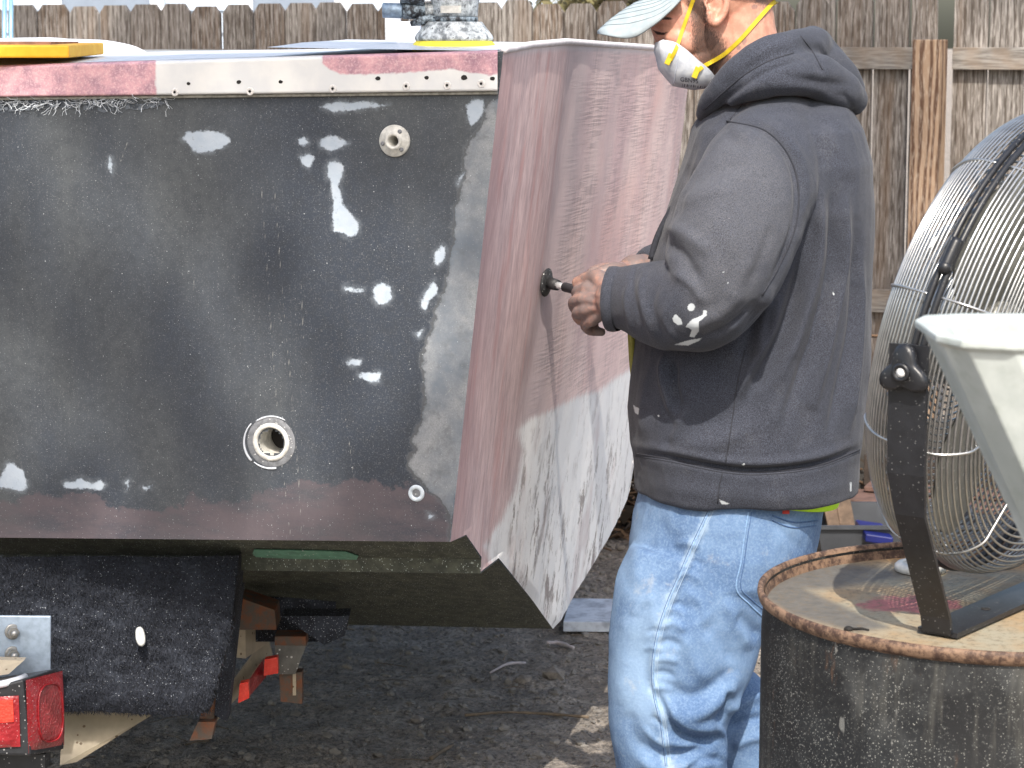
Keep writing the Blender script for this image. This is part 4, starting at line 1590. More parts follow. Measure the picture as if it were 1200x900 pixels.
fb = m.build('base_bar', M_FBLK, fan)
for t in (.12, .3, .7):
    c = BA + (BB - BA) * t + np.array([0, 0, .0032])
    m = MB()
    m.lathe(c, [0, 0, 1], [(.006, 0), (.0055, .0006), (.0005, .0006)], 12)
    m.build('slot', M_DARK, fb)
# ring handle grip near the top of the visible rim
ts_ = np.linspace(0, 2 * math.pi, 400)
pp_ = np.array([FC + (FR + .006) * (math.cos(t) * FU + math.sin(t) * FW) for t in ts_])
gx_, gy_ = proj(pp_)
tb = ts_[np.argmin(np.hypot(gx_ - 1116, gy_ - 296) + np.where(pp_[:, 1] > FC[1], 400, 0))]
arc = [FC + (FR + .006) * (math.cos(t) * FU + math.sin(t) * FW) + FNv * .002 for t in np.linspace(tb - .06, tb + .06, 8)]
m = MB()
m.tube(arc, .0072, 8)
m.ell(arc[0], FU * .0085, FW * .0085, FNv * .0085, 12, 8)
m.build('ring_grip', M_FBLK, fan, True)

# ================================================================ HOPPER in the near right corner
g = G('pale_fibreglass', .55)
base = g.mix(g.ss(g.noise(7, 5, .6), .35, .68), C(168, 175, 172), C(204, 209, 206))
base = g.mix(g.ss(g.noise(45, 6, .7), .48, .7, 0, .6), base, C(150, 158, 150))
M_HOP = g.out(base, None, g.bump(g.noise(30, 5), .3, .003))
HY = 1.74
hop = thing('plastic_hopper', 'pale greenish white tapered hopper close in the lower right corner', 'hopper', (P(1330, 600, HY)[0], HY, 0))
tl_, tr_ = P(1087, 383, HY), P(1600, 383, HY)
W2 = (tr_[0] - tl_[0]) / 2
cx, cy, zt = (tl_[0] + tr_[0]) / 2, HY + .0, tl_[2]
HD = .088
sl_ = (P(1087, 383, HY)[2] - P(1207, 640, HY)[2]) / (P(1207, 640, HY)[0] - P(1087, 383, HY)[0])


def hsq(w, z, hd, cut=.045):
    """rectangle with softly chamfered corners"""
    c_ = min(cut, hd * .8)
    out = []
    for (sx, sy) in ((1, 1), (-1, 1), (-1, -1), (1, -1)):
        arc = (0, .5, 1)
        pts_ = [(w - c_ * (1 - math.sin(a * math.pi / 2)), hd - c_ * (1 - math.cos(a * math.pi / 2))) for a in arc]
        if sx * sy > 0:
            pts_ = pts_[::-1]
        out += [(cx + sx * x_, cy + sy * y_, z) for x_, y_ in pts_]
    return out


wd_ = lambda z: W2 - (zt - z) / sl_
hd_ = lambda z: HD - (zt - z) * .10
lo = zt - (W2 - .03) * sl_ * .98
m = MB()
m.rings(np.array([hsq(wd_(lo), lo, hd_(lo), .01), hsq(wd_(zt - .15), zt - .15, hd_(zt - .15)), hsq(wd_(zt - .03), zt - .03, hd_(zt - .03)), hsq(wd_(zt - .008) , zt - .009, hd_(zt - .008)),
                  hsq(W2 + .002, zt - .006, HD + .003), hsq(W2 + .002, zt, HD + .003),
                  hsq(W2 - .010, zt - .001, HD - .007, .04), hsq(W2 - .018, zt - .006, HD - .010, .04), hsq(wd_(zt - .05) - .022, zt - .05, hd_(zt - .05) - .010, .03), hsq(wd_(lo) - .01, lo, .02, .01)]), caps=False)
bevel(m.build('funnel', M_HOP, hop), .0015)
m = MB()
m.tube([(cx, cy, lo + .002), (cx, cy, lo - .08)], .028, 20)
m.build('spout', M_HOP, hop, True)
for sx in (-.25, .25):
    for sy in (-1, 1):
        m = MB()
        m.tube([(cx + sx * W2, cy + sy * .03, lo + .2), (cx + sx * W2 * 1.1, cy + sy * .16, 0)], .010, 10)
        m.build('leg', M_STEEL, hop, True)

# ================================================================ things on the deck
def deck_z(px_, t):
    p0 = on_tr(px_, tr_top(px_) - 2.0, -.012)
    return p0 + SD * t


# random orbital sander
sa = deck_z(499, .16)
sa[2] += .001
S = mpp(sa[1])
snd = thing('orbital_sander', 'dusty white and black orbital sander with yellow pad resting on the deck', 'sander', sa)
UP = np.array([0, 0, 1.0])
g = G('sander_dusty_body', .6)
n = g.noise(70, 6, .7)
base = g.mix(g.ss(n, .36, .62), C(112, 118, 122), C(208, 214, 216))
base = g.mix(g.ss(g.noise(160, 4, .7), .58, .66), base, C(70, 72, 76))
M_SBODY = g.out(base, None, g.bump(n, .5, .003))
g = G('sander_black_dusty', .6)
n = g.noise(80, 6, .7)
M_SBLK = g.out(g.mix(g.ss(n, .42, .66), C(34, 36, 40), C(160, 176, 188)), None, g.bump(n, .4, .002))
m = MB()
m.lathe(sa, UP, [(.04, .0), (.070, .0), (.0705, .004), (.068, .012), (.062, .018), (.03, .018)], 40)
m.build('sanding_pad', simple('pad_yellow', C(238, 222, 70), .6, var=.12, scale=60), snd, True)
m = MB()
m.lathe(sa, UP, [(.03, .016), (.064, .0165), (.066, .021), (.064, .026), (.050, .044), (.047, .048), (.03, .048)], 40)
m.build('shroud', M_SBODY, snd, True)
m = MB()
m.lathe(sa, UP, [(.03, .047), (.040, .048), (.040, .056), (.03, .057)], 36)
m.build('neck_band', M_SBLK, snd, True)
m = MB()
m.lathe(sa + [.002, 0, 0], UP, [(.02, .056), (.038, .057), (.039, .075), (.041, .084), (.048, .092), (.050, .102), (.047, .116), (.035, .126), (.012, .130)], 36)
hd = m.build('body', M_SBODY, snd, True)
m = MB()
m.box(sa + [-.004, -.0385, .068], [.017, 0, 0], [0, .002, 0], [0, 0, .006])
m.build('plate', M_CREAM, hd)
m = MB()
m.tube([sa + [-.03, 0, .066], sa + [-.05, 0, .066], sa + [-.052, 0, .066]], [.014, .014, .013], 16)
m.build('inlet', M_SBODY, snd, True)
m = MB()
m.tube([sa + [-.048, -.002, .066], sa + [-.085, -.004, .066]], .0135, 16)
m.build('exhaust', M_SBLK, snd, True)
m = MB()
m.tube([sa + [-.085, -.004, .066], sa + [-.088, -.004, .066], sa + [-.118, -.005, .067], sa + [-.119, -.005, .067]], [.011, .0125, .0125, .010], 16)
m.build('air_fitting', simple('blue_grey_fitting', C(128, 146, 164), .45, .4, var=.3, scale=120), snd, True)
m = MB()
m.tube([sa + [-.03, -.012, .052], sa + [-.055, -.012, .050], sa + [-.072, -.012, .044]], [.010, .009, .004], 10)
m.build('trigger', M_SBLK, snd, True)
m = MB()
m.tube([sa + [-.048, -.01, .088], sa + [-.088, -.01, .092]], [.014, .014], 12)
m.build('lever', M_SBLK, snd, True)
# white block behind the sander's handle
c = deck_z(414, .30)
c[2] += .0
w = mpp(c[1]) * 13.5
h = mpp(c[1]) * 36
m = MB()
m.box(c + [0, 0, h * .5], [w, 0, 0], [0, .02, 0], [0, 0, h * .5])
tag(bevel(m.build('white_block', simple('white_plastic', C(222, 228, 240), .5, var=.03)), .002), 'plain white plastic block standing on the deck beside the sander', 'block')
# white post beyond it
c = P(456, 30, 9.6)
m = MB()
m.box8([(c[0] - .033, 9.9, -.05), (c[0] + .033, 9.9, -.05), (c[0] + .033, 9.96, -.05), (c[0] - .033, 9.96, -.05), (c[0] - .033, 9.9, 2.1), (c[0] + .033, 9.9, 2.1), (c[0] + .033, 9.96, 2.1), (c[0] - .033, 9.96, 2.1)])
pt = tag(m.build('white_post', M_TRIM), 'slim white post standing before the fence behind the sander', 'post')
# yellow sanding board
y0 = on_tr(-150, 77, -.05)
zt_ = on_tr(0, tr_top(0) - 2, -.012)[2]
g = G('yellow_foam', .55)
M_YEL = g.out(g.mix(g.ss(g.noise(30, 5), .35, .7), C(240, 176, 30), C(250, 196, 52)), None, g.bump(g.noise(200, 3), .15, .001))
f0, f1 = P(-160, 76, 3.84), P(81, 75.5, 3.84)
b1_, b0_ = P(122, 67, 4.15), P(-130, 67, 4.15)
zb = zt_ + .012
hgt = mpp(3.84) * 14.5
m = MB()
cs = [f0, f1, b1_, b0_]
m.box8([[q[0], q[1], zb + (.004 if i > 1 else 0)] for i, q in enumerate(cs)] + [[q[0], q[1], zb + hgt + (.004 if i > 1 else 0)] for i, q in enumerate(cs)])
yb = tag(bevel(m.build('yellow_case', M_YEL), .003), 'flat bright yellow case lying on the deck at the left', 'case')
m = MB()
cs = [P(-140, 60, 3.90), P(60, 60, 3.90), P(92, 56, 4.1), P(-120, 56, 4.1)]
m.box8([[q[0], q[1], zb + hgt + .0005] for q in cs] + [[q[0], q[1], zb + hgt + .006] for q in cs])
m.build('brown_insert', simple('brown_insert', C(150, 112, 96), .7, var=.3, scale=40), yb)

# ================================================================ broad tree behind the camera; unseen, its crown shaped to dapple the boat
SDv = np.array(SUN_DIR)
ah = nrm([SDv[0], SDv[1], 0])
el_ = math.asin(SDv[2])
Pd = np.array([-ah[1], ah[0], 0])
Qd = np.array([-ah[0] * math.sin(el_), -ah[1] * math.sin(el_), math.cos(el_)])
rt = random.Random(21)
shade = thing('shade_tree', 'broad leafy tree outside the view, dappling the boat from behind the viewer', 'tree', (-1, -4, 0))
lv_, lf_ = [], []
ncl = 0
def lit(p_, q_):
    return q_ < 6.6 and p_ > A0 @ Pd - .03 + .03 * math.sin(q_ * 9)


clumps = []
# gaps in the crown: soft diagonal bands of sun reach the transom
gaps = [[(-60, 60), (60, 120), (190, 250), (280, 340), (250, 380), (160, 330), (60, 270), (-60, 180)],
        [(300, 140), (400, 190), (520, 230), (545, 330), (500, 440), (440, 470), (420, 390), (360, 300), (310, 230)],
        [(-40, 400), (60, 430), (150, 520), (140, 570), (40, 520), (-40, 470)],
        [(250, 400), (330, 440), (400, 540), (380, 600), (300, 540), (240, 460)],
        [(-200, 640), (290, 640), (290, 760), (-200, 800)]]
while len(clumps) < 440:
    tx_, ty_ = rt.uniform(-140, 600), rt.uniform(-170, 900)
    if any(sdf(np.array([tx_]), np.array([ty_]), q_)[0] < 34 for q_ in gaps):
        continue
    w_ = on_tr(tx_, ty_)
    clumps.append((w_ @ Pd, w_ @ Qd, rt.uniform(.05, .085), rt.gauss(-4.5, .35)))
while len(clumps) < 750:  # further clumps added to shade the fence
    p_, q_ = rt.uniform(-6.1, 2.2), rt.uniform(6.4, 9.8)
    if ((p_ + 1.9) / 4.0) ** 2 + ((q_ - 8.2) / 1.7) ** 2 > 1:
        continue
    clumps.append((p_, q_, rt.uniform(.16, .34), rt.gauss(0, 1.0)))
L = []
for (p_, q_, r_, d_) in clumps:
    nl = int((75 if q_ > 6 else 210) * (r_ / .3) ** 2)
    for _ in range(nl):
        v = nrm(RNG.normal(0, 1, 3)) * r_ * rt.random() ** .5
        c = Pd * p_ + Qd * q_ + SDv * (12 + d_) + v
        c = c - Qd * 0
        if lit(c @ Pd, c @ Qd):
            continue
        a, b = nrm(RNG.normal(0, 1, 3)) * rt.uniform(.05, .085) * (1 if q_ > 6 else .6), nrm(RNG.normal(0, 1, 3)) * rt.uniform(.03, .05) * (1 if q_ > 6 else .6)
        L.append((c - a, c + b, c + a, c - b))
L = np.array(L).reshape(-1, 3)
OFF = np.array([0, 0, 0])
mk('crown', L, [(i, i + 1, i + 2, i + 3) for i in range(0, len(L), 4)], simple('shade_tree_leaves', (.05, .09, .03), .6, var=.4, scale=3), shade, kind='stuff')
cc = L.mean(0)
shade.location = (cc[0], cc[1], 0)
for ch in shade.children:
    ch.location = ch.location - Vector((cc[0] - ORG[shade][0], cc[1] - ORG[shade][1], 0))
ORG[shade] = np.array([cc[0], cc[1], 0])
m = MB()
tb_ = np.array([cc[0] - 3.4, cc[1] - 1.0])
m.tube(cat([(tb_[0], tb_[1], -.05), (tb_[0] + .1, tb_[1], 2.5), (tb_[0] - .05, tb_[1] + .1, 5), (tb_[0] + .1, tb_[1], 9.5)], 5), np.linspace(.30, .14, 16), 14)
for k in range(16):
    q = L[rt.randrange(len(L))]
    if k < 8:
        q = L[rt.randrange(len(L) // 3)]
    z0 = np.array([tb_[0], tb_[1], rt.uniform(5.2, 9.2)])
    m.tube([z0, (z0 + q) / 2 + [0, 0, .35], q], [.08, .035, .008], 7)
m.build('trunk', simple('shade_tree_bark', (.08, .065, .05), .9, var=.4, scale=10), shade, True)
# ================================================================ PERSON
MY = 4.0
DG = bpy.context.evaluated_depsgraph_get


def loft_px(mb, secs, n=36, exp=2.3):
    """sections (px, py, Y, half width in pixels, half depth in metres, screen angle of the width axis)"""
    rings = []
    for (x, y, Y, hw, hd, an) in secs:
        c = P(x, y, Y)
        s = mpp(Y)
        a = np.array([math.cos(an), 0, -math.sin(an)]) * hw * s
        b = np.array([0, 1.0, 0]) * hd
        th = np.arange(n) * 2 * math.pi / n
        ct, st_ = np.cos(th), np.sin(th)
        p = (np.abs(ct) ** exp + np.abs(st_) ** exp) ** (-1 / exp)
        rings.append(c + (p * ct)[:, None] * a + (p * st_)[:, None] * b)
    return mb.rings(rings)


def smooth_secs(secs, k=5):
    return cat(secs, k)


def limb(mb, pts, n=20, end=True):
    """tube along (px, py, Y, radius px) with rounded ends"""
    q = cat(pts, 5)
    path = np.array([P(a, b, c) for a, b, c, r in q])
    rad = np.array([r * mpp(c) for a, b, c, r in q])
    mb.tube(path, np.maximum(rad, .001), n)
    for i in ((0, -1) if end else (0,)):
        mb.ell(path[i], [rad[i], 0, 0], [0, rad[i], 0], [0, 0, rad[i]], n, 10)


def ellpx(mb, x, y, Y, rx, ry, rz, rot=0.0, nu=28, nv=18):
    s = mpp(Y)
    c, n_ = math.cos(rot), math.sin(rot)
    ax = np.array([c, 0, -n_]) * rx * s
    az = np.array([n_, 0, c]) * ry * s
    mb.ell(P(x, y, Y), ax, [0, rz, 0], az, nu, nv)


def remesh(mb, vox, smooth=4):
    me = bpy.data.meshes.new('tmp')
    me.from_pydata(mb.verts().tolist(), [], mb.f)
    o = bpy.data.objects.new('tmp', me)
    COL.objects.link(o)
    md = o.modifiers.new('r', 'REMESH')
    md.mode = 'VOXEL'
    md.voxel_size = vox
    if smooth:
        ms = o.modifiers.new('s', 'SMOOTH')
        ms.iterations = smooth
        ms.factor = .5
    dg = DG()
    dg.update()
    em = bpy.data.meshes.new_from_object(o.evaluated_get(dg))
    v = np.empty(len(em.vertices) * 3)
    em.vertices.foreach_get('co', v)
    f = [list(p.vertices) for p in em.polygons]
    bpy.data.objects.remove(o)
    bpy.data.meshes.remove(me)
    bpy.data.meshes.remove(em)
    return v.reshape(-1, 3), f


def vnorm(v, f):
    q = np.array([x[:4] if len(x) >= 4 else list(x) + [x[-1]] for x in f])
    n = np.cross(v[q[:, 2]] - v[q[:, 0]], v[q[:, 3]] - v[q[:, 1]])
    out = np.zeros_like(v)
    for k in range(4):
        np.add.at(out, q[:, k], n)
    return out / np.maximum(np.linalg.norm(out, axis=1), 1e-12)[:, None]


def folds(v, f, strokes, near=None, gain=1.0, ws=1.0):
    """strokes: (points px, width px, height mm, kind) pushed into the side that faces the viewer"""
    n = vnorm(v, f)
    px, py = proj(v)
    vd = v - np.array([0, 0, CAMZ])
    vd /= np.linalg.norm(vd, axis=1)[:, None]
    face = np.clip(-(n * vd).sum(1) * 2.5, 0, 1)
    if near is not None:
        face = face * near(v)
    d = np.zeros(len(v))
    for st in strokes:
        pts, w, h = cat(st[0], 5), st[1] * ws, st[2] * gain
        k = st[3] if len(st) > 3 else 'g'
        dd, s, sg = strokedist(px, py, pts)
        tap = np.clip(np.sin(np.pi * np.clip(s, .02, .98)) * 1.6, 0, 1)
        if k == 'g':
            r = np.exp(-(dd / w) ** 2)
        elif k == 's':                         # step: ridge on one side, valley on the other
            r = np.exp(-(dd / w) ** 2) * np.tanh(sg * dd / w * 1.6) * 1.6
        d += h * .001 * tap * r
    return v + n * (d * face)[:, None], n


def bvh(v, f):
    return BVHTree.FromPolygons([Vector(q) for q in v], f)


def on_mesh(b, px, py, off=0.0):
    r = ray(px, py)
    h = b.ray_cast(Vector((0, 0, CAMZ)), Vector(r).normalized())
    if h[0] is None:
        return None
    return np.array(h[0]) + np.array(h[1]) * off if np.dot(h[1], r) < 0 else np.array(h[0]) - np.array(h[1]) * off


def seam(name, b, pts, rad, mat, parent, off=0.0, k=6, jit=0.0):
    q = cat(pts, k)
    out = []
    for i, (x, y) in enumerate(q):
        p = on_mesh(b, x + jit * math.sin(i * 1.7), y + jit * math.cos(i * 2.3), off)
        if p is not None and (not out or np.linalg.norm(p - out[-1]) < .06):
            out.append(p)
    if len(out) < 3:
        return None
    m = MB()
    m.tube(out, rad, 6)
    return m.build(name, mat, parent, True)


# ---------------------------------------------------------------- body: head, neck, trunk, arms, hands, legs
mb = MB()
ellpx(mb, 842, -22, MY, 68, 70, .077, R(20))
ellpx(mb, 806, 28, MY, 42, 58, .060, R(-22))
ellpx(mb, 814, 68, MY, 32, 28, .050, R(-30))
ellpx(mb, 850, 40, MY, 40, 52, .062, R(-10))
ellpx(mb, 777, 22, MY, 11, 9, .048, R(-20))                 # brow
ellpx(mb, 776, 46, MY, 8, 14, .014, R(25))                  # nose
ellpx(mb, 774, 55, MY, 7, 7, .018, R(0))
ellpx(mb, 800, 48, MY - .038, 22, 17, .026, R(20))          # cheeks
ellpx(mb, 800, 48, MY + .038, 22, 17, .026, R(20))
limb(mb, [(862, 5, MY, 42), (868, 50, MY, 43), (884, 100, MY + .0, 47), (893, 150, MY, 60)], 28)
for sg in (-1, 1):                                            # ears
    e = [(829, -8), (836, -16), (846, -14), (851, -2), (850, 10), (845, 21), (838, 27), (833, 24), (832, 16)]
    limb(mb, [(x, y, MY + sg * (.079 - .004 * (k < 1)), 4.6 if k < 6 else 5.4) for k, (x, y) in enumerate(e)], 10)
    limb(mb, [(828, 4, MY + sg * .074, 4), (831, 10, MY + sg * .076, 4)], 8)
    ellpx(mb, 840, 4, MY + sg * .070, 10, 20, .007, R(-14))
# trunk and legs, slimmer than the clothes
loft_px(mb, [(895, 135, MY, 40, .09, 0), (900, 165, MY, 75, .15, 0), (897, 240, MY, 92, .16, 0), (890, 330, MY, 98, .155, 0),
             (882, 430, MY, 105, .15, 0), (868, 520, MY, 100, .14, 0), (852, 600, MY, 85, .13, 0), (850, 640, MY, 78, .12, 0)])
limb(mb, [(850, 625, MY - .075, 56), (806, 720, MY - .09, 56), (790, 820, MY - .09, 52), (790, 900, MY - .09, 42), (806, 1050, MY - .09, 32), (812, 1120, MY - .09, 34)])
limb(mb, [(850, 625, MY + .075, 56), (840, 720, MY + .09, 44), (850, 815, MY + .088, 22), (868, 900, MY + .09, 36), (884, 1040, MY + .09, 30), (890, 1100, MY + .09, 32)])
# left arm and hand (near side)
limb(mb, [(903, 175, MY - .13, 46), (872, 250, MY - .22, 46), (838, 335, MY - .25, 42), (800, 360, MY - .22, 38), (755, 354, MY - .15, 32), (722, 350, MY - .112, 25)])


def hand(mb, wrist, knuck, prox, mid, tip, thumb, rad=7.6):
    # wrist (x,y,Y); four knuckles; each finger chain of three more points
    w = np.array(wrist, float)
    for k in range(4):
        limb(mb, [(*w, 15), (*(w * .5 + np.array(knuck[k]) * .5), 11), (*knuck[k], rad + 1.2)], 12)
        limb(mb, [(*knuck[k], rad + .9), (*prox[k], rad), (*mid[k], rad - .4), (*tip[k], rad - 1.5)], 12)
    limb(mb, [(*w, 13), (*thumb[0], 11.5), (*thumb[1], 8.8), (*thumb[2], 7.2)], 12)


TY = on_side(641, 331)[1] if False else 3.86
hz = MY - .075
hand(mb, (718, 352, MY - .112),
     [(687, 338, hz + .004), (683, 350, hz - .008), (686, 363, hz - .012), (694, 375, hz - .010)],
     [(676, 342, hz + .030), (672, 354, hz + .018), (676, 367, hz + .012), (686, 380, hz + .010)],
     [(680, 352, hz + .056), (676, 364, hz + .044), (681, 376, hz + .036), (691, 387, hz + .030)],
     [(696, 355, hz + .056), (693, 367, hz + .046), (697, 379, hz + .040), (705, 389, hz + .034)],
     [(704, 328, hz - .004), (690, 326, hz + .024), (677, 331, hz + .040)], 6.6)
# right arm and hand (far side), reaching round to the tool
limb(mb, [(905, 180, MY + .13, 46), (870, 250, MY + .18, 44), (822, 318, MY + .17, 40), (775, 326, MY + .11, 33), (745, 322, MY + .075, 24)])
hy = MY + .05
hand(mb, (742, 322, MY + .075),
     [(712, 316, hy + .015), (710, 321, hy + .030), (712, 328, hy + .040), (716, 336, hy + .046)],
     [(696, 319, hy - .002), (694, 326, hy + .010), (697, 335, hy + .022), (702, 343, hy + .030)],
     [(690, 330, hy - .014), (690, 338, hy - .002), (694, 346, hy + .010), (700, 353, hy + .018)],
     [(698, 338, hy - .024), (699, 346, hy - .012), (703, 353, hy), (708, 359, hy + .010)],
     [(722, 318, hy - .018), (706, 320, hy - .034), (694, 326, hy - .038)])
bv, bf = remesh(mb, .0028, 2)
bv, _ = folds(bv, bf, [
    ([(764, 33), (772, 38), (781, 37)], 3.2, -3.0), ([(766, 29), (776, 29), (786, 33)], 4, -2.0), ([(768, 40), (776, 42), (782, 40)], 2.6, 1.4),
    ([(768, 22), (780, 21), (792, 25)], 4, 2.2), ([(832, -2), (832, 5), (835, 12)], 3.8, -9.0), ([(838, -6), (844, -4), (845, 6), (841, 14)], 2.6, -2.6),
    ([(800, 62), (820, 60), (842, 70)], 9, 1.0), ([(880, 60), (862, 82), (850, 104)], 8, 1.6), ([(888, 20), (892, 50), (895, 80)], 9, 1.2),
    ([(686, 341), (698, 346), (712, 349)], 2.6, 1.1), ([(684, 352), (697, 355), (712, 354)], 2.6, 1.1), ([(688, 363), (700, 362), (713, 358)], 2.6, 1.0),
    ([(690, 346), (700, 350)], 2.5, -1.0), ([(688, 357), (700, 359)], 2.5, -1.0), ([(693, 368), (703, 368)], 2.5, -1.0)])
px, py = proj(bv)
beard = [[(812, -12), (823, -8), (826, 10), (830, 30), (846, 48), (853, 62), (858, 76), (868, 86), (862, 100), (850, 112), (838, 108), (836, 94), (828, 80), (816, 66),
          (812, 50), (812, 30), (808, 10), (806, -8)]]
hair = [[(784, 8), (800, -2), (812, 2), (824, -4), (830, -14), (850, -22), (870, -6), (884, 4), (900, 10), (915, -20), (880, -90), (790, -60)]]
tatt = [ellp(872, 48, 3, 5), ellp(876, 56, 4, 3), ellp(866, 56, 3, 3), ellp(880, 64, 2, 3), [(868, 60), (874, 58), (876, 70), (870, 72)], [(860, 74), (870, 70), (868, 78)],
        ellp(892, -2, 8, 5), ellp(884, 8, 4, 3)]
lash = [[(765, 35), (770, 37), (777, 38.5), (783, 37), (778, 41), (770, 40.5)], [(768, 23), (774, 20), (784, 20), (790, 22), (784, 23), (774, 23), (769, 26)]]
hands = [[(640, 290), (765, 290), (765, 420), (640, 420)]]
g = G('skin', .5)
g.b.inputs['Subsurface Weight'].default_value = .12
g.b.inputs['Subsurface Radius'].default_value = (.012, .005, .003)
g.b.inputs['Subsurface Scale'].default_value = .5
n = g.noise(60, 5, .6)
base = g.mix(g.ss(n, .35, .7), C(180, 130, 110), C(206, 154, 132))
base = g.mix(g.ss(g.noise(18, 3), .5, .75, 0, .4), base, C(206, 112, 96))
fz = g.math('MULTIPLY', g.math('SUBTRACT', g.noise(380, 4, .8, g.co((1.4, 1, .5), (0, .5, 0))), .5), 34)
bmask = g.ss(g.math('ADD', g.attr('sd_beard'), fz), 7, -5)
base = g.mix(g.math('MULTIPLY', bmask, .85), base, C(72, 56, 50))
hmask = g.ss(g.math('ADD', g.attr('sd_hair'), fz), 3, -6)
base = g.mix(g.math('MULTIPLY', hmask, .7), base, C(88, 76, 72))
base = g.mix(g.math('MULTIPLY', g.ss(g.math('ADD', g.attr('sd_tatt'), g.math('MULTIPLY', fz, .12)), 1, -1), .55), base, C(92, 80, 84))
base = g.mix(g.ss(g.math('ADD', g.attr('sd_lash'), g.math('MULTIPLY', fz, .06)), .8, -.5), base, C(48, 34, 30))
dust = g.math('MULTIPLY', g.ss(g.attr('sd_hand'), 4, -4), g.ss(g.noise(40, 5, .65), .3, .6, .5, .95))
base = g.mix(dust, base, C(112, 101, 100))
M_SKIN = g.out(base, None, g.bump(g.math('ADD', g.noise(300, 3), g.math('MULTIPLY', n, .6)), .25, .001))
person = mk('person', bv, bf, M_SKIN, None, True, attrs={
    'sd_beard': layer(px, py, beard), 'sd_hair': layer(px, py, hair), 'sd_tatt': layer(px, py, tatt), 'sd_lash': layer(px, py, lash),
    'sd_hand': layer(px, py, hands)})
tag(person, 'man in charcoal hoodie and light blue jeans bending his capped head over the sanding tool', 'person')
B_BODY = bvh(bv, bf)

# short beard and sideburn hairs
bx, by = proj(bv)
bn_ = vnorm(bv, bf)
ins = (layer(bx, by, beard) < 1) & (bn_[:, 1] < .35)
cand = np.nonzero(ins)[0]
m = MB()
for i_ in RNG.choice(cand, min(1300, len(cand)), replace=False):
    p_, n_ = bv[i_], bn_[i_]
    d_ = nrm(n_ * .55 + np.array([-.25, 0, -.8]) + RNG.normal(0, .25, 3))
    w_ = nrm(np.cross(d_, [0, 1.0, 0])) * .00024
    L_ = RNG.uniform(.003, .0065)
    m.add([p_ - w_, p_ + w_, p_ + d_ * L_], [(0, 1, 2)])
m.build('beard', simple('beard_hair', C(52, 40, 35), .7, var=.4, scale=60), person, kind='stuff')

# ---------------------------------------------------------------- hoodie
mb = MB()
tor = [(918, 112, MY, 62, .09, 0), (913, 130, MY, 84, .155, 0), (911, 152, MY, 97, .19, 0), (910, 190, MY, 107, .207, 0), (903, 240, MY, 116, .212, 0),
       (892, 300, MY, 126, .207, 0), (884, 360, MY, 134, .202, 0), (880, 420, MY, 138, .20, 0), (873, 480, MY, 139, .203, 0),
       (872, 520, MY, 136, .203, 0), (873, 533, MY, 133, .198, 0), (874, 552, MY, 131, .195, 0), (874, 572, MY, 129, .190, 0)]
loft_px(mb, tor, 48, 2.25)
LA = [(912, 168, MY - .10, 58), (893, 205, MY - .165, 68), (866, 262, MY - .235, 72), (846, 318, MY - .265, 69), (826, 352, MY - .265, 58),
      (792, 358, MY - .215, 52), (760, 353, MY - .16, 46), (735, 351, MY - .128, 39), (716, 350, MY - .117, 36)]
limb(mb, LA, 30, end=False)
RA = [(912, 172, MY + .10, 58), (893, 205, MY + .16, 66), (860, 262, MY + .195, 66), (825, 310, MY + .185, 58), (790, 322, MY + .14, 44), (762, 323, MY + .10, 32), (752, 322, MY + .09, 28)]
limb(mb, RA, 26, end=False)
hv, hf = remesh(mb, .0042, 3)
# open the cuffs and the hem a little by pulling the end caps inside
near_arm = lambda v: np.ones(len(v))
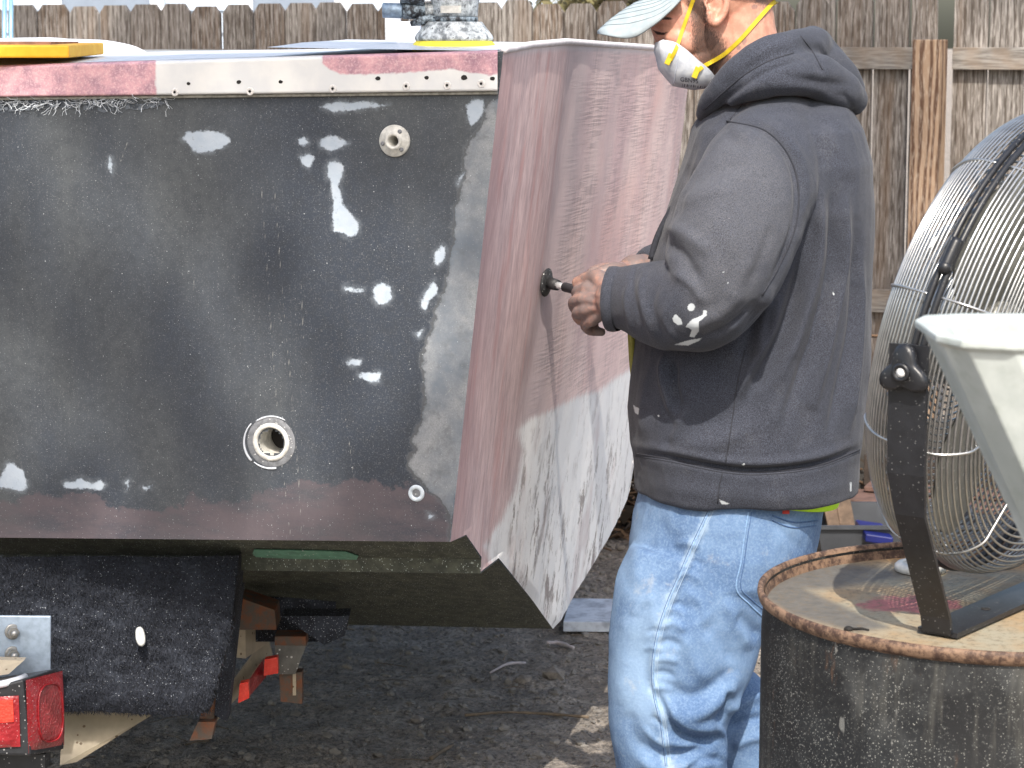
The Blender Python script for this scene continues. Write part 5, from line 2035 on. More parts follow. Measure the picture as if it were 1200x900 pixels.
# broad softness, then the folds seen in the photograph
nn = vnorm(hv, hf)
wp = hv + .03 * np.stack([vn(hv, 6, 61), vn(hv, 6, 62), vn(hv, 6, 63)], 1)
hv = hv + nn * (.0050 * fbm(hv * [1, 1, .6], 7, 3, 4) + .0030 * (1 - np.abs(vn(wp * [1.2, 1.2, .5], 9, 9))) ** 1.5 + .0008 * (1 - np.abs(vn(wp, 26, 10))) ** 2)[:, None]
S = [
    # sleeve: wrinkles round the forearm and the elbow
    ([(740, 330), (733, 350), (742, 394)], 3, 1.8), ([(748, 304), (741, 335), (750, 384)], 3, -1.5), ([(757, 312), (751, 345), (768, 404)], 3.4, 2.2),
    ([(772, 330), (764, 360), (780, 404)], 4, -1.6), ([(783, 352), (779, 375), (796, 404)], 4, 1.5),
   
    ([(770, 280), (800, 300), (820, 335)], 7, -4.0), ([(775, 262), (806, 276), (835, 300)], 8, 3.4), ([(786, 318), (810, 332), (828, 360)], 6, 3.0),
    ([(800, 385), (840, 370), (880, 335)], 8, 3.2), ([(820, 398), (858, 380), (890, 350)], 4, -3.0), ([(790, 240), (822, 228), (862, 222)], 9, 2.6),
    ([(800, 216), (836, 200), (880, 190)], 9, -2.4), ([(880, 300), (866, 330), (850, 356)], 8, 2.5), ([(905, 260), (894, 300), (876, 336)], 7, -2.2),
    # arm-hole seam and the deep fold under the arm
    ([(852, 142), (895, 152), (922, 178), (935, 215), (933, 262), (915, 312), (893, 350)], 5, -4.5), ([(870, 139), (905, 148), (934, 178), (946, 215), (944, 262)], 6, 2.2),
    ([(895, 352), (880, 390), (872, 430)], 8, -5.0), ([(905, 330), (893, 380), (886, 425)], 6, 4.0),
    # long diagonal drapes over the back and the flank
    ([(960, 205), (958, 300), (935, 390), (900, 465)], 7, 8.0), ([(976, 215), (974, 310), (952, 400), (918, 490)], 6, -6.5),
    ([(992, 220), (988, 310), (973, 390), (950, 490)], 5, 6.5), ([(1004, 260), (1000, 370), (985, 450), (968, 520)], 5, -5.0),
    ([(942, 290), (925, 370), (897, 430), (872, 470)], 7, -8.0), ([(1010, 300), (1005, 420), (992, 520)], 4, 5.0), ([(915, 340), (903, 390), (880, 430), (866, 470)], 5, 5.0),
    ([(930, 420), (915, 470), (900, 510)], 8, 2.6), ([(950, 470), (945, 500), (940, 528)], 7, -2.4),
    ([(890, 460), (850, 490), (800, 500)], 14, -3.0), ([(880, 500), (840, 520), (790, 520)], 10, 3.0),
    ([(778, 412), (777, 440), (783, 468), (792, 492)], 4, 5.0), ([(790, 420), (790, 450), (797, 480)], 4, -5.0), ([(792, 492), (785, 510), (780, 530)], 5, -2.6),
    ([(805, 480), (790, 505), (783, 520)], 5, 2.4), ([(760, 430), (752, 470), (756, 520)], 7, 2.2),
    # rib hem
    ([(738, 529), (785, 536), (850, 549), (900, 551), (960, 543), (1012, 524)], 4.5, -5.5), ([(738, 521), (785, 529), (850, 541), (900, 543), (960, 535), (1012, 515)], 5, 3.0),
    ([(742, 566), (800, 574), (860, 584), (930, 583), (1004, 562)], 9, 1.5),
    # shoulder and upper back
    ([(880, 135), (930, 130), (985, 150)], 8, -2.0), ([(955, 150), (985, 180), (1000, 215)], 10, 2.0), ([(810, 190), (800, 230), (782, 262)], 6, -3.0),
    ([(822, 150), (812, 190), (795, 232)], 6, 2.5), ([(845, 145), (862, 165), (880, 178)], 7, -1.8),
]
hv, hn = folds(hv, hf, S, None, 2.1, 1.05)
px, py = proj(hv)
# mask for paint spots on the cloth
spots = [ellp(810, 360, 4.6, 4.6), [(788, 372), (792, 368), (798, 374), (800, 380), (794, 381), (789, 377)],
         [(803, 383), (810, 375), (817, 372), (829, 366), (828, 370), (819, 377), (819, 388), (813, 396), (808, 394), (811, 386)],
         ellp(826, 365, 3, 1.5), [(790, 404), (806, 399), (823, 396), (820, 399), (806, 405)],
         [(742, 474), (745, 477), (749, 478), (748, 486), (744, 484)], ellp(772, 487, 1.6, 1.2), ellp(871, 544, 2, 2), [(842, 585), (850, 588), (858, 592), (846, 591)],
         [(996, 565), (998, 565), (998, 576), (996, 576)], ellp(977, 344, 1, 3), ellp(848, 318, 2, 1.2), ellp(853, 332, 1.2, 1.2)]
g = G('charcoal_fleece', .92)
g.b.inputs['Sheen Weight'].default_value = .08
g.b.inputs['Sheen Roughness'].default_value = .5
n3 = g.noise(700, 2, .6)
n1 = g.noise(11, 4, .6)
base = g.mix(g.ss(n3, .36, .66), C(31, 34, 44), C(68, 72, 84))
base = g.mix(g.ss(n1, .38, .7, 0, .5), base, C(47, 51, 61))
dusty = g.math('MULTIPLY', g.ss(g.noise(16, 5, .65), .48, .7), g.ss(g.noise(500, 3, .7), .45, .65))
base = g.mix(g.math('MULTIPLY', dusty, .3), base, C(108, 108, 112))
dst = g.math('MULTIPLY', g.ss(g.math('ADD', g.attr('sd_dust'), g.math('MULTIPLY', g.math('SUBTRACT', g.noise(20, 5, .65), .5), 60)), 16, -24), g.ss(g.noise(900, 3, .7), .38, .62))
base = g.mix(g.math('MULTIPLY', dst, .3), base, C(128, 127, 128))
base = g.mix(g.math('MULTIPLY', g.specks(300, .15, .07), .5), base, C(170, 170, 172))
base = g.mix(g.math('MULTIPLY', g.ss(g.math('ADD', g.attr('sd_spot'), g.math('MULTIPLY', g.math('SUBTRACT', g.noise(300, 3), .5), 2)), .6, -.6), .9), base, C(198, 204, 208))
M_HOOD = g.out(base, None, g.bump(n3, .35, .0015, g.bump(g.noise(45, 4), .25, .004)))
hoodie = mk('hoodie', hv, hf, M_HOOD, person, True, attrs={'sd_spot': layer(px, py, spots), 'sd_dust': layer(px, py, [[(850, 150), (900, 150), (930, 200), (930, 270), (890, 350), (830, 400), (800, 380), (790, 320), (770, 280), (800, 200)]])})
B_H = bvh(hv, hf)
M_SEAM = simple('charcoal_seam', C(44, 46, 54), .9, var=.2, scale=300)
seam('seam', B_H, [(852, 142), (895, 152), (922, 178), (935, 215), (933, 262), (915, 308), (893, 346)], .0016, M_SEAM, hoodie, 0, 10)
seam('seam', B_H, [(856, 140), (880, 110), (895, 104)], .0014, M_SEAM, hoodie, 0, 10)
seam('seam', B_H, [(873, 410), (864, 450), (857, 500), (850, 545)], .0013, M_SEAM, hoodie, 0, 10)
seam('seam', B_H, [(847, 553), (843, 570), (841, 590)], .0013, M_SEAM, hoodie, 0, 8)
seam('hem_seam', B_H, [(741, 531), (785, 538), (850, 551), (900, 553), (960, 545), (1007, 527)], .0018, M_SEAM, hoodie, 0, 12)
seam('hem_seam', B_H, [(741, 534), (785, 541), (850, 554), (900, 556), (960, 548), (1007, 530)], .0010, M_SEAM, hoodie, 0, 12)
seam('pocket_seam', B_H, [(775, 408), (774, 440), (780, 468), (790, 492), (783, 508), (780, 530)], .0022, M_SEAM, hoodie, .0005, 10)
# knitted cuff
mb = MB()
cuff = [(726, 350.5, MY - .122, 37.5), (720, 350.5, MY - .118, 38.5), (714.5, 350, MY - .116, 38), (713, 350, MY - .115, 34), (715, 350, MY - .117, 30), (726, 350, MY - .124, 27)]
path = [P(a, b, c) for a, b, c, r in cuff]
for k, (a, b, c, r) in enumerate(cuff):
    pass
cax = nrm(P(714, 350, MY - .116) - P(726, 350.5, MY - .122))
ca1 = nrm(np.cross(cax, [0, 1.0, 0]))
ca2 = np.cross(cax, ca1)
th = np.arange(36) * 2 * math.pi / 36
mb.rings([P(a, b, c) + r * mpp(c) * (np.cos(th)[:, None] * ca1 + np.sin(th)[:, None] * ca2) for a, b, c, r in cuff], caps=False)
mb.build('cuff', M_HOOD, hoodie, True, attrs={'sd_spot': np.full(mb.n, 50.), 'sd_dust': np.full(mb.n, 50.)})
# front zip edge seen against the hull
m = MB()
pz = [(797, 224), (788, 244), (778, 262), (769, 282), (763, 304)]
m.tube(cat([P(x, y, MY - .02) for x, y in pz], 5), .006, 8)
m.build('zip_edge', M_SEAM, hoodie, True)

# hood, lying round the neck and down the back
mb = MB()
limb(mb, [(824, 133, MY - .02, 9), (834, 118, MY - .075, 14), (851, 100, MY - .105, 17), (874, 80, MY - .125, 19), (902, 63, MY - .13, 20), (930, 55, MY - .10, 20), (950, 54, MY - .05, 21), (956, 55, MY, 21)], 20)
limb(mb, [(824, 133, MY + .01, 9), (834, 118, MY + .075, 13), (851, 100, MY + .11, 16), (880, 76, MY + .13, 18), (915, 60, MY + .11, 19), (945, 54, MY + .05, 20), (956, 55, MY, 21)], 20)
limb(mb, [(860, 112, MY - .11, 13), (884, 99, MY - .135, 20), (915, 88, MY - .14, 25), (950, 88, MY - .11, 27), (980, 104, MY - .07, 25), (1000, 117, MY - .03, 17)], 20)
limb(mb, [(880, 100, MY + .13, 16), (915, 86, MY + .135, 24), (950, 88, MY + .11, 27), (980, 104, MY + .07, 25), (1000, 117, MY + .03, 17)], 20)
limb(mb, [(940, 68, MY - .03, 30), (968, 86, MY - .02, 30), (992, 106, MY - .0, 22), (1001, 122, MY, 14)], 20)
limb(mb, [(945, 70, MY + .05, 30), (972, 90, MY + .04, 28)], 20)
limb(mb, [(960, 52, MY - .01, 14), (970, 62, MY - .01, 14), (985, 84, MY - .01, 16)], 16)
ov, of_ = remesh(mb, .0042, 4)
on_ = vnorm(ov, of_)
ov = ov + on_ * (.003 * fbm(ov, 14, 3, 21))[:, None]
ov, _ = folds(ov, of_, [
    ([(832, 132), (852, 116), (878, 96), (910, 78), (945, 68)], 3.4, -5.5), ([(842, 134), (866, 114), (900, 95), (940, 88), (985, 92)], 7, 3.5),
    ([(885, 104), (925, 100), (960, 106), (990, 128)], 6, 4.0), ([(935, 45), (950, 60), (962, 80), (970, 90)], 4, -3.5), ([(955, 44), (964, 56), (972, 74)], 4, 2.6),
    ([(905, 86), (940, 92), (975, 98), (1002, 100)], 6, -4.0), ([(985, 108), (996, 120), (998, 134)], 4, -3.4), ([(860, 84), (890, 62), (925, 48)], 4, 2.0)])
hood = mk('hood', ov, of_, M_HOOD, hoodie, True, attrs={'sd_spot': np.full(len(ov), 50.), 'sd_dust': np.full(len(ov), 50.)})
B_O = bvh(ov, of_)
seam('seam', B_O, [(826, 128), (848, 108), (872, 88), (900, 72), (930, 62)], .0013, M_SEAM, hood, 0, 10)
seam('seam', B_O, [(938, 42), (952, 60), (964, 82)], .0014, M_SEAM, hood, 0, 10)

# ---------------------------------------------------------------- hi-vis shirt hem showing at the back
mb = MB()
loft_px(mb, [(874, 520, MY, 116, .17, R(9)), (868, 556, MY, 119, .172, R(10)), (866, 566, MY, 118, .172, R(11)), (866, 568, MY, 114, .168, R(11))], 48)
sv, sf = mb.verts(), mb.f
g = G('hi_vis_lime', .75)
M_LIME = g.out(g.mix(g.noise(40, 4), C(176, 236, 20), C(206, 250, 60)), None, g.bump(g.noise(200, 3), .3, .001))
mk('shirt', sv, sf, M_LIME, person, True)
m = MB()
c = P(921, 600, MY - .172)
m.box(c, [.006, 0, 0], [0, .0015, 0], [0, 0, .003])
m.build('red_tag', simple('red_cloth', C(170, 50, 44), .7), person)

# ---------------------------------------------------------------- jeans
mb = MB()
loft_px(mb, [(864, 548, MY, 108, .160, 0), (860, 572, MY, 112, .172, 0), (853, 600, MY, 111, .182, 0), (847, 635, MY, 111, .188, 0), (842, 665, MY, 108, .186, 0), (846, 692, MY, 84, .165, 0), (850, 706, MY, 40, .10, 0)], 44, 2.2)
ll = [(836, 640, MY - .085, 96, .098, 0), (816, 690, MY - .09, 95, .100, R(8)), (805, 730, MY - .095, 89, .100, R(10)), (799, 775, MY - .098, 84, .098, R(6)), (788, 815, MY - .10, 76, .095, R(4)),
      (782, 850, MY - .098, 70, .09, 0), (786, 885, MY - .095, 66, .088, R(-4)), (792, 930, MY - .09, 62, .085, R(-6)), (802, 1010, MY - .088, 58, .08, 0), (808, 1085, MY - .088, 62, .085, 0), (809, 1112, MY - .088, 60, .083, 0)]
loft_px(mb, smooth_secs(ll, 4), 40, 2.15)
rl_ = [(850, 640, MY + .085, 90, .098, 0), (838, 690, MY + .09, 78, .095, 0), (826, 740, MY + .09, 58, .085, 0), (828, 780, MY + .09, 44, .08, 0), (852, 808, MY + .088, 40, .08, R(-10)), (862, 835, MY + .085, 44, .082, R(-12)),
       (868, 865, MY + .085, 40, .08, 0), (874, 910, MY + .085, 40, .08, 0), (884, 1000, MY + .085, 46, .078, 0), (890, 1075, MY + .085, 50, .082, 0), (891, 1096, MY + .085, 48, .08, 0)]
loft_px(mb, smooth_secs(rl_, 4), 36, 2.15)
jv, jf = remesh(mb, .0042, 3)
nn = vnorm(jv, jf)
wp = jv + .03 * np.stack([vn(jv, 6, 71), vn(jv, 6, 72), vn(jv, 6, 73)], 1)
jv = jv + nn * (.0040 * fbm(jv * [1, 1, .8], 8, 3, 31) + .0035 * (1 - np.abs(vn(wp * [1, 1, .8], 9, 17))) ** 1.5 * np.clip((.95 - jv[:, 2]) / .3, .25, 1) + .0005 * (1 - np.abs(vn(wp, 34, 18))) ** 2)[:, None]
JS = [
    ([(832, 596), (812, 640), (800, 668), (784, 705), (772, 742), (766, 780), (768, 815), (776, 850), (782, 898)], 4, 2.6),
    ([(842, 598), (822, 642), (810, 672), (794, 708), (782, 746), (776, 784)], 4, -2.2), ([(758, 742), (755, 780), (760, 815)], 6, -1.6),
    # puckers along the seam
    ([(784, 712), (796, 708), (806, 716)], 4, -3.2), ([(776, 735), (790, 731), (804, 740)], 4, 2.8), ([(770, 756), (784, 752), (800, 758)], 4, -3.0), ([(766, 775), (780, 772), (796, 776)], 4, 2.6),
    ([(800, 690), (816, 705), (828, 740)], 6, 2.6), ([(812, 700), (822, 728), (832, 752)], 5, -2.4),
    # thigh plane and knee
    ([(745, 710), (734, 740), (730, 790), (728, 830)], 12, 3.0), ([(768, 700), (752, 706), (740, 722)], 6, 2.0),
    # big folds behind and below the knee
    ([(772, 815), (800, 838), (826, 832), (850, 810), (868, 784)], 9, 7.0), ([(776, 800), (806, 816), (836, 806), (862, 780)], 9, -5.0),
    ([(760, 800), (778, 830), (802, 862), (830, 868), (848, 858)], 5, -6.5), ([(775, 826), (800, 848), (830, 852), (846, 846)], 7, 6.0),
    ([(745, 868), (775, 885), (810, 880), (838, 866)], 7, -6.0), ([(742, 885), (775, 900), (815, 895), (845, 890)], 8, 6.0), ([(800, 905), (825, 890), (852, 892)], 5, -5.0),
    ([(736, 830), (742, 860), (752, 885)], 8, -2.5),
    ([(838, 850), (848, 862), (850, 880), (846, 900)], 5, 4.5), ([(852, 806), (848, 832), (838, 850)], 4, -6.0),
    ([(850, 836), (872, 822), (896, 812)], 7, 5.0), ([(852, 856), (874, 846), (900, 840)], 6, -5.0), ([(856, 876), (878, 866), (902, 862)], 6, 4.0),
    ([(770, 860), (800, 874), (836, 872)], 5, 4.0), ([(752, 850), (770, 868), (790, 876)], 4, 3.0), ([(762, 838), (774, 848), (784, 862)], 3, -3.0),
    ([(788, 640), (806, 636), (822, 644)], 4, 2.2), ([(796, 660), (812, 656), (826, 664)], 4, -2.2), ([(790, 676), (806, 672), (822, 682)], 4, 2.0), ([(778, 716), (790, 713), (800, 720)], 3, 2.2),
    ([(764, 790), (778, 788), (792, 794)], 3.5, -2.6), ([(764, 806), (778, 806), (790, 812)], 3.5, 2.4), ([(752, 762), (766, 758), (776, 762)], 3, 1.8), ([(756, 742), (770, 738), (780, 742)], 3, -1.8),
    # seat and flank
    ([(860, 720), (880, 738), (892, 748)], 8, -3.6), ([(848, 700), (866, 736), (880, 764)], 8, 4.0), ([(830, 720), (846, 756), (862, 780)], 9, -3.0), ([(752, 620), (748, 660), (744, 690)], 9, 2.0),
    ([(765, 600), (790, 640), (800, 660)], 10, -2.0), ([(905, 610), (925, 630), (940, 650)], 6, -1.6), ([(800, 740), (815, 780), (832, 800)], 8, 3.2),
]
jv, _ = folds(jv, jf, JS, None, 1.9, 1.0)
px, py = proj(jv)
dS, _, _ = strokedist(px, py, cat([(832, 596), (812, 640), (800, 668), (784, 705), (772, 742), (766, 780), (768, 815), (776, 850), (782, 898), (790, 1000)], 5))
thigh = layer(px, py, [[(750, 706), (768, 700), (778, 720), (776, 780), (778, 830), (760, 850), (728, 840), (722, 800), (726, 760), (734, 726)]])  # outline of a sunlit patch, painted into the denim colour
g = G('light_denim', .85)
tw = g.wave(340, g.co((1, 1, 1), (0, .8, 0)), .6, 2, 2, 'X')
n1 = g.noise(9, 5, .6)
n2 = g.noise(240, 3, .65)
base = g.mix(g.ss(n1, .34, .68), C(74, 102, 140), C(110, 138, 172))
base = g.mix(g.ss(n2, .40, .68, 0, .35), base, C(138, 162, 190))
base = g.mix(g.math('MULTIPLY', g.ss(g.noise(110, 4, .7, g.co((1, 1, .5))), .5, .7), .35), base, C(84, 112, 152))
fade = g.math('MULTIPLY', g.ss(g.math('ADD', g.attr('seamd'), g.math('MULTIPLY', g.math('SUBTRACT', g.noise(45, 4), .5), 26)), 9, 0), .4)
base = g.mix(fade, base, C(186, 206, 222))
thigh_sun = g.math('MULTIPLY', g.ss(g.math('ADD', g.attr('thigh'), g.math('MULTIPLY', g.math('SUBTRACT', g.noise(22, 4), .5), 30)), 30, -30), .3)
base = g.mix(thigh_sun, base, C(158, 184, 210))  # painted sunlight on the thigh
base = g.mix(g.math('MULTIPLY', g.ss(g.noise(13, 5, .7), .58, .72), .3), base, C(190, 186, 172))
M_DENIM = g.out(base, None, g.bump(g.math('ADD', tw, n2), .3, .0012, g.bump(g.noise(60, 4), .25, .004)))
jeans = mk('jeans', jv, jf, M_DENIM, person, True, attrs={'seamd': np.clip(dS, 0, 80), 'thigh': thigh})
B_J = bvh(jv, jf)
M_DSEAM = simple('denim_seam', C(120, 150, 186), .85, var=.2, scale=200)
M_THREAD = simple('pale_thread', C(150, 172, 196), .8, var=.1)
M_DDARK = simple('denim_dark_seam', C(70, 98, 138), .85, var=.2, scale=200)  # darker denim blue for stitching, pocket and waist seams
SP_ = [(832, 598), (812, 640), (800, 668), (784, 705), (772, 742), (766, 780), (768, 815), (776, 850), (782, 898)]
seam('seam', B_J, SP_, .0013, M_DSEAM, jeans, .0002, 12, .3)
seam('stitching', B_J, [(x + 4.5, y) for x, y in SP_], .0007, M_THREAD, jeans, .0006, 12)
seam('stitching', B_J, [(x - 2.2, y) for x, y in SP_], .0007, M_DDARK, jeans, .0002, 12)
seam('pocket_seam', B_J, [(877, 600), (872, 630), (868, 660), (863, 690), (878, 708), (893, 722)], .0016, M_DSEAM, jeans, .0005, 14)
seam('pocket_seam', B_J, [(881, 600), (876, 630), (872, 660), (868, 688), (880, 702), (896, 716)], .0009, M_DDARK, jeans, .0004, 14)
seam('waist_seam', B_J, [(905, 604), (930, 612), (958, 610)], .0014, M_DDARK, jeans, .0006, 10)
seam('waist_seam', B_J, [(905, 610), (928, 618), (956, 616)], .0010, M_DDARK, jeans, .0006, 10)
# boots, out of the frame below but carrying him
M_BOOT = simple('boot_leather', C(92, 70, 52), .7, var=.3, scale=30)
for (x, y, Y) in ((796, 1150, MY - .088), (878, 1128, MY + .085)):
    c = P(x, y, Y)
    m = MB()
    rws = []
    for t, w, h in ((0, .02, .03), (.02, .036, .10), (.08, .042, .13), (.14, .044, .10), (.20, .048, .075), (.26, .044, .06), (.295, .022, .045)):
        xx = c[0] + .11 - t
        rws.append([[xx, c[1] + w * math.cos(a), max(.0, h * .5 + h * .5 * math.sin(a)) + .012] for a in np.arange(14) * 2 * math.pi / 14])
    m.rings(np.array(rws))
    m.tube([(c[0] + .03, c[1], .05), (c[0] + .04, c[1], .20)], [.050, .055], 16)
    m.build('boot', M_BOOT, person, True)

# ---------------------------------------------------------------- respirator
g = G('mask_fibre', .8)
M_MASK = g.out(g.mix(g.ss(g.noise(60, 4), .35, .7), C(176, 182, 192), C(202, 206, 212)), None, g.bump(g.noise(160, 4), .25, .001))
rim = cat([(777, 46), (790, 49), (803, 57), (818, 70), (832, 82), (842, 95)], 6)
ridge = np.array([np.interp(np.linspace(0, 1, 31), [0, .16, .36, .56, .78, 1], [p_[k_] for p_ in ((768, 50), (766, 60), (771, 81), (788, 101), (812, 105.5), (838, 103))]) for k_ in (0, 1)]).T
nr, nph = len(rim), 33
V = []
for i in range(nr):
    for j in range(nph):
        ph = math.pi * j / (nph - 1)
        w = math.sin(ph) ** .75
        x, y = rim[i] * (1 - w) + ridge[i] * w
        t = i / (nr - 1)
        hw = .052 + .020 * math.sin(math.pi * min(1, t * 1.1)) ** .7
        V.append(P(x, y, MY - hw * math.copysign(abs(math.cos(ph)) ** .8, math.cos(ph))))
V = np.array(V)
V += vnorm(V, grid_faces(nr, nph)) * (.0012 * fbm(V, 40, 3, 8))[:, None]
rsp = mk('respirator', V, grid_faces(nr, nph), M_MASK, person, True)
B_M = bvh(V, grid_faces(nr, nph))
seam('mask_crease', B_M, [(797, 52), (794, 70), (790, 98)], .0011, simple('mask_crease', C(190, 196, 208), .8), rsp, .0003, 10)
tx = bpy.data.curves.new('t', 'FONT')
tx.body = 'GBN95'
tx.size = .017
tx.extrude = .0002
to = bpy.data.objects.new('t', tx)
COL.objects.link(to)
tm = bpy.data.meshes.new_from_object(to.evaluated_get(DG()))
bpy.data.objects.remove(to)
tv = np.array([v.co[:] for v in tm.vertices])
tfc = [list(p.vertices) for p in tm.polygons]
tv[:, 0] /= tv[:, 0].max()
M_INK = simple('mask_ink', C(92, 92, 100), .8, var=.05)
out = []
for q in tv:
    x = 797 + 21 * q[0] + 0 * q[1]
    y = 95.0 + 2.4 * q[0] - q[1] * 5.2 / .0122
    p = on_mesh(B_M, x, y, .0006 + q[2])
    out.append(p if p is not None else out[-1])
mk('mask_print', out, tfc, M_INK, rsp)
m = MB()
for k, x in enumerate((800, 802.5, 805.5, 807.5, 810, 813, 815, 818, 821, 823.5, 826)):
    p0, p1 = on_mesh(B_M, x, 98.0 + (x - 800) * .12, .0005), on_mesh(B_M, x - .3, 101 + (x - 800) * .07, .0005)
    if p0 is not None and p1 is not None:
        m.tube([p0, p1], .0004 + .0003 * (k % 3), 4)
if m.n:
    m.build('mask_print', M_INK, rsp)
M_STRAP = simple('yellow_elastic', C(192, 166, 26), .6, var=.12, scale=90)


def strap(pts, Yoff, w=3.0, back=None):
    q = cat(pts, 8)
    path = []
    for (x, y) in q:
        hbest = None
        for B in (B_M, B_BODY):
            p = on_mesh(B, x, y, .0018)
            if p is not None and p[1] < MY and (hbest is None or p[1] < hbest[1]):
                hbest = p
        if hbest is None:
            hbest = P(x, y, MY - .02)
        path.append(hbest)
    path = np.array(path)
    for _ in range(3):
        path[1:-1] = path[1:-1] * .5 + (path[:-2] + path[2:]) * .25
    if back is not None:
        path = np.concatenate([path, np.array([P(x, y, MY + d) for x, y, d in back])])
    tn = np.gradient(path, axis=0)
    rows = []
    for p, t in zip(path, tn):
        nrm_ = nrm([0, -1.0, 0] - t * (np.dot([0, -1.0, 0], t) / np.dot(t, t)))
        s = nrm(np.cross(t, nrm_)) * w * mpp(MY)
        nrm_ = nrm_ * .0007
        rows.append([p - s - nrm_, p + s - nrm_, p + s + nrm_, p - s + nrm_])
    m = MB()
    m.rings(np.array(rows))
    return m.build('strap', M_STRAP, rsp)


strap([(786, 70), (793, 56), (801, 32), (808, 12), (815, -6), (826, -34)], 0, 2.1, [(850, -70, -.04), (862, -84, 0), (850, -70, .05)])
strap([(816, 84), (826, 76), (848, 64), (866, 48), (880, 32), (890, 20), (902, 6)], 0, 2.3, [(908, 2, -.02), (910, 2, .02), (900, 8, .05)])
for (x, y, an) in ((784.5, 69, 1.15), (815.5, 84.5, 1.2)):
    p = on_mesh(B_M, x, y, .002)
    if p is None:
        p = P(x, y, MY - .06)
    m = MB()
    a = np.array([math.cos(an), 0, math.sin(an)])
    m.box(p, a * .010, [0, .0022, 0], np.array([-a[2], 0, a[0]]) * .0048)
    bevel(m.build('strap_tab', M_STRAP, rsp), .001)

# ---------------------------------------------------------------- cap
g = G('cap_cloth', .85)
M_CAP = g.out(g.mix(g.ss(g.noise(50, 4), .35, .7), C(150, 161, 166), C(162, 173, 177)), None, g.bump(g.wave(420, None, .4), .3, .001))
mb = MB()
rings = []
for t in np.linspace(0, 1, 14):
    a = t * math.pi / 2
    rr2 = math.cos(a) ** .62
    th = np.arange(40) * 2 * math.pi / 40
    cx, cy = 843 - 6 * t, -12 - 92 * math.sin(a)
    rings.append([P(cx + 73 * rr2 * math.cos(q), cy + 9 * rr2 * math.cos(q), MY + .086 * rr2 * math.sin(q)) for q in th])
mb.rings(rings)
cap = mb.build('cap', M_CAP, person, True)
cen = cat([(792, -22), (768, -8), (742, 4), (718, 20), (700, 36)], 6)
edg = cat([(800, -4), (784, 13), (764, 30), (738, 44), (700, 39.5)], 6)
V = []
NV_ = 25
for i in range(len(cen)):
    u = i / (len(cen) - 1)
    for j in range(NV_):
        v = 2 * j / (NV_ - 1) - 1
        x, y = cen[i] * (1 - v * v) + edg[i] * v * v
        hw = .082 * max(1e-3, 1 - u ** 2.6) ** .5
        V.append(P(x, y, MY + hw * v))
V = np.array(V)
f0 = grid_faces(len(cen), NV_)
nb = vnorm(V, f0)
if nb[:, 2].mean() < 0:
    nb = -nb
V2 = V - nb * .0035
nV = len(V)
ff = f0 + [[a + nV for a in q][::-1] for q in f0]
br = lambda i, j: i * NV_ + j
loop = [br(i, 0) for i in range(len(cen))] + [br(len(cen) - 1, j) for j in range(1, NV_)] + [br(i, NV_ - 1) for i in range(len(cen) - 2, -1, -1)]
for a, b in zip(loop[:-1], loop[1:]):
    ff.append([a, b, b + nV, a + nV])
M_CST = simple('cap_stitch', C(132, 146, 152), .8)
brim = mk('brim', np.concatenate([V, V2]), ff, M_CAP, cap, True)
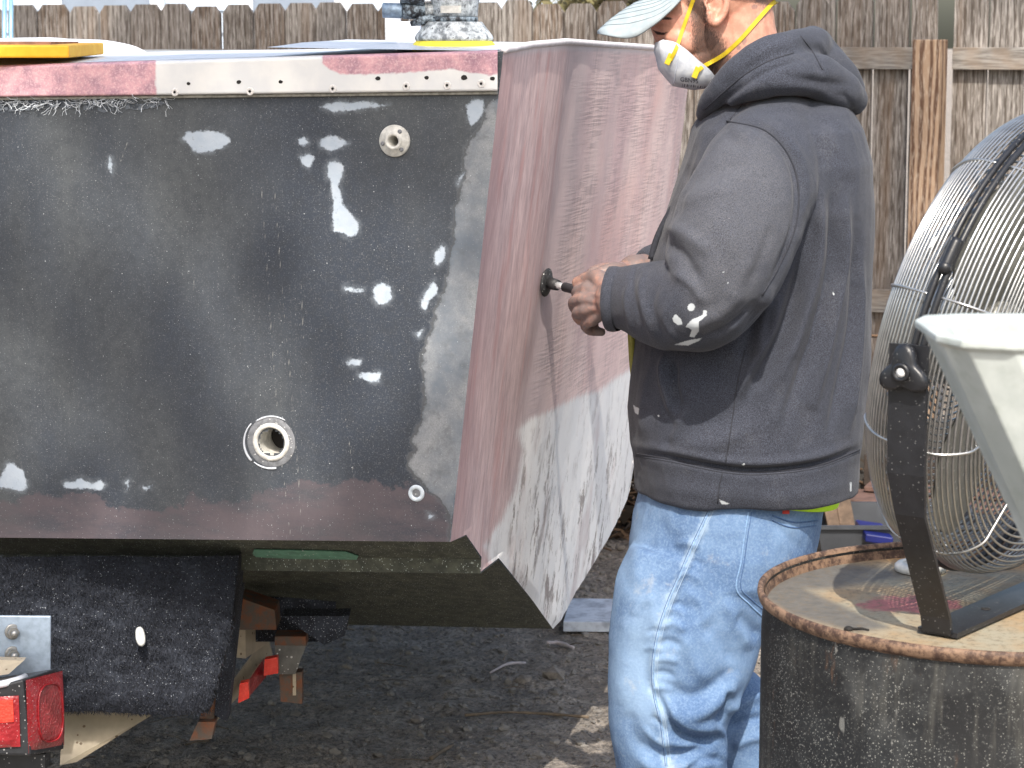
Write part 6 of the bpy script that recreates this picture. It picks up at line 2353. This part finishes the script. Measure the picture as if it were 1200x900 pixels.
for s_ in (.95, .86, .77, .68, .59, .50):
    st = []
    for a_ in np.linspace(-1.45, 1.45, 41):
        u = s_ * math.cos(a_) ** .8
        hw_ = max(1e-3, 1 - u ** 2.6) ** .5
        v = math.sin(a_) * s_ * max(1e-3, 1 - (u / s_) ** 2.6) ** .5 / hw_ if abs(a_) > 1e-6 else 0
        fi, fj = u * (len(cen) - 1), (np.clip(v, -.98, .98) + 1) / 2 * (NV_ - 1)
        i0, j0 = min(int(fi), len(cen) - 2), min(int(fj), NV_ - 2)
        a1, b1 = fi - i0, fj - j0
        q = [V[br(i0 + di, j0 + dj)] * ((a1 if di else 1 - a1) * (b1 if dj else 1 - b1)) for di in (0, 1) for dj in (0, 1)]
        st.append(sum(q) + nb[br(i0, j0)] * .0005)
    m = MB()
    m.tube(st, .0004, 4)
    m.build('stitching', M_CST, brim, True)

# ---------------------------------------------------------------- the tool in his hands
dc = on_side(640.5, 331, .004)
ta = nrm(P(700, 346, MY - .03) - dc)
disc_n = nrm(NS * .8 + ta * .2)
ts = 1 / max(.35, math.hypot(ta[0], ta[2]))
ta_ = ta
ta = ta * min(ts, 1.8)
tool = thing('air_grinder', 'black air grinder held in both hands with its sanding disc on the hull', 'grinder', dc)
m = MB()
m.lathe(dc, disc_n, [(.001, -.002), (.0255, -.0015), (.0262, 0), (.0255, .0015), (.020, .004), (.012, .006), (.010, .012), (.001, .012)], 36)
m.build('sanding_disc', M_SBLK if False else simple('black_rubber', C(40, 40, 42), .7, var=.3, scale=120, specks=260), tool, True)
m = MB()
m.tube([dc + ta * .004, dc + ta * .019], [.0112, .0098], 20)
m.build('hub', simple('hub_black', C(34, 34, 36), .6, var=.2), tool, True)
m = MB()
m.tube([dc + ta * .018, dc + ta * .024, dc + ta * .025, dc + ta * .036], [.0064, .0064, .0054, .0054], 16)
m.build('spindle', simple('spindle_steel', C(206, 208, 210), .35, .5), tool, True)
m = MB()
m.tube([dc + ta * .031, dc + ta * .032, dc + ta * .056, dc + ta * .062, dc + ta * .12, dc + ta * .125], [.006, .0085, .0088, .012, .0135, .010], 22)
m.build('body', simple('grinder_body', C(52, 52, 56), .5, var=.2), tool, True)
e = dc + ta * .122
print('disc', dc, 'axis', ta)
m = MB()
hp_ = [e, e + ta * .02 + [0, 0, -.004], P(739, 372, MY - .0), P(740, 402, MY + .0), P(743, 440, MY + .03), P(752, 480, MY + .10), P(772, 560, MY + .24), P(790, 700, MY + .3), P(820, 900, MY + .4), P(900, 1000, MY + .7)]
m.tube(cat(hp_, 6), .0062, 10)
m.build('air_hose', simple('olive_hose', C(140, 138, 66), .5, var=.15), tool, True)
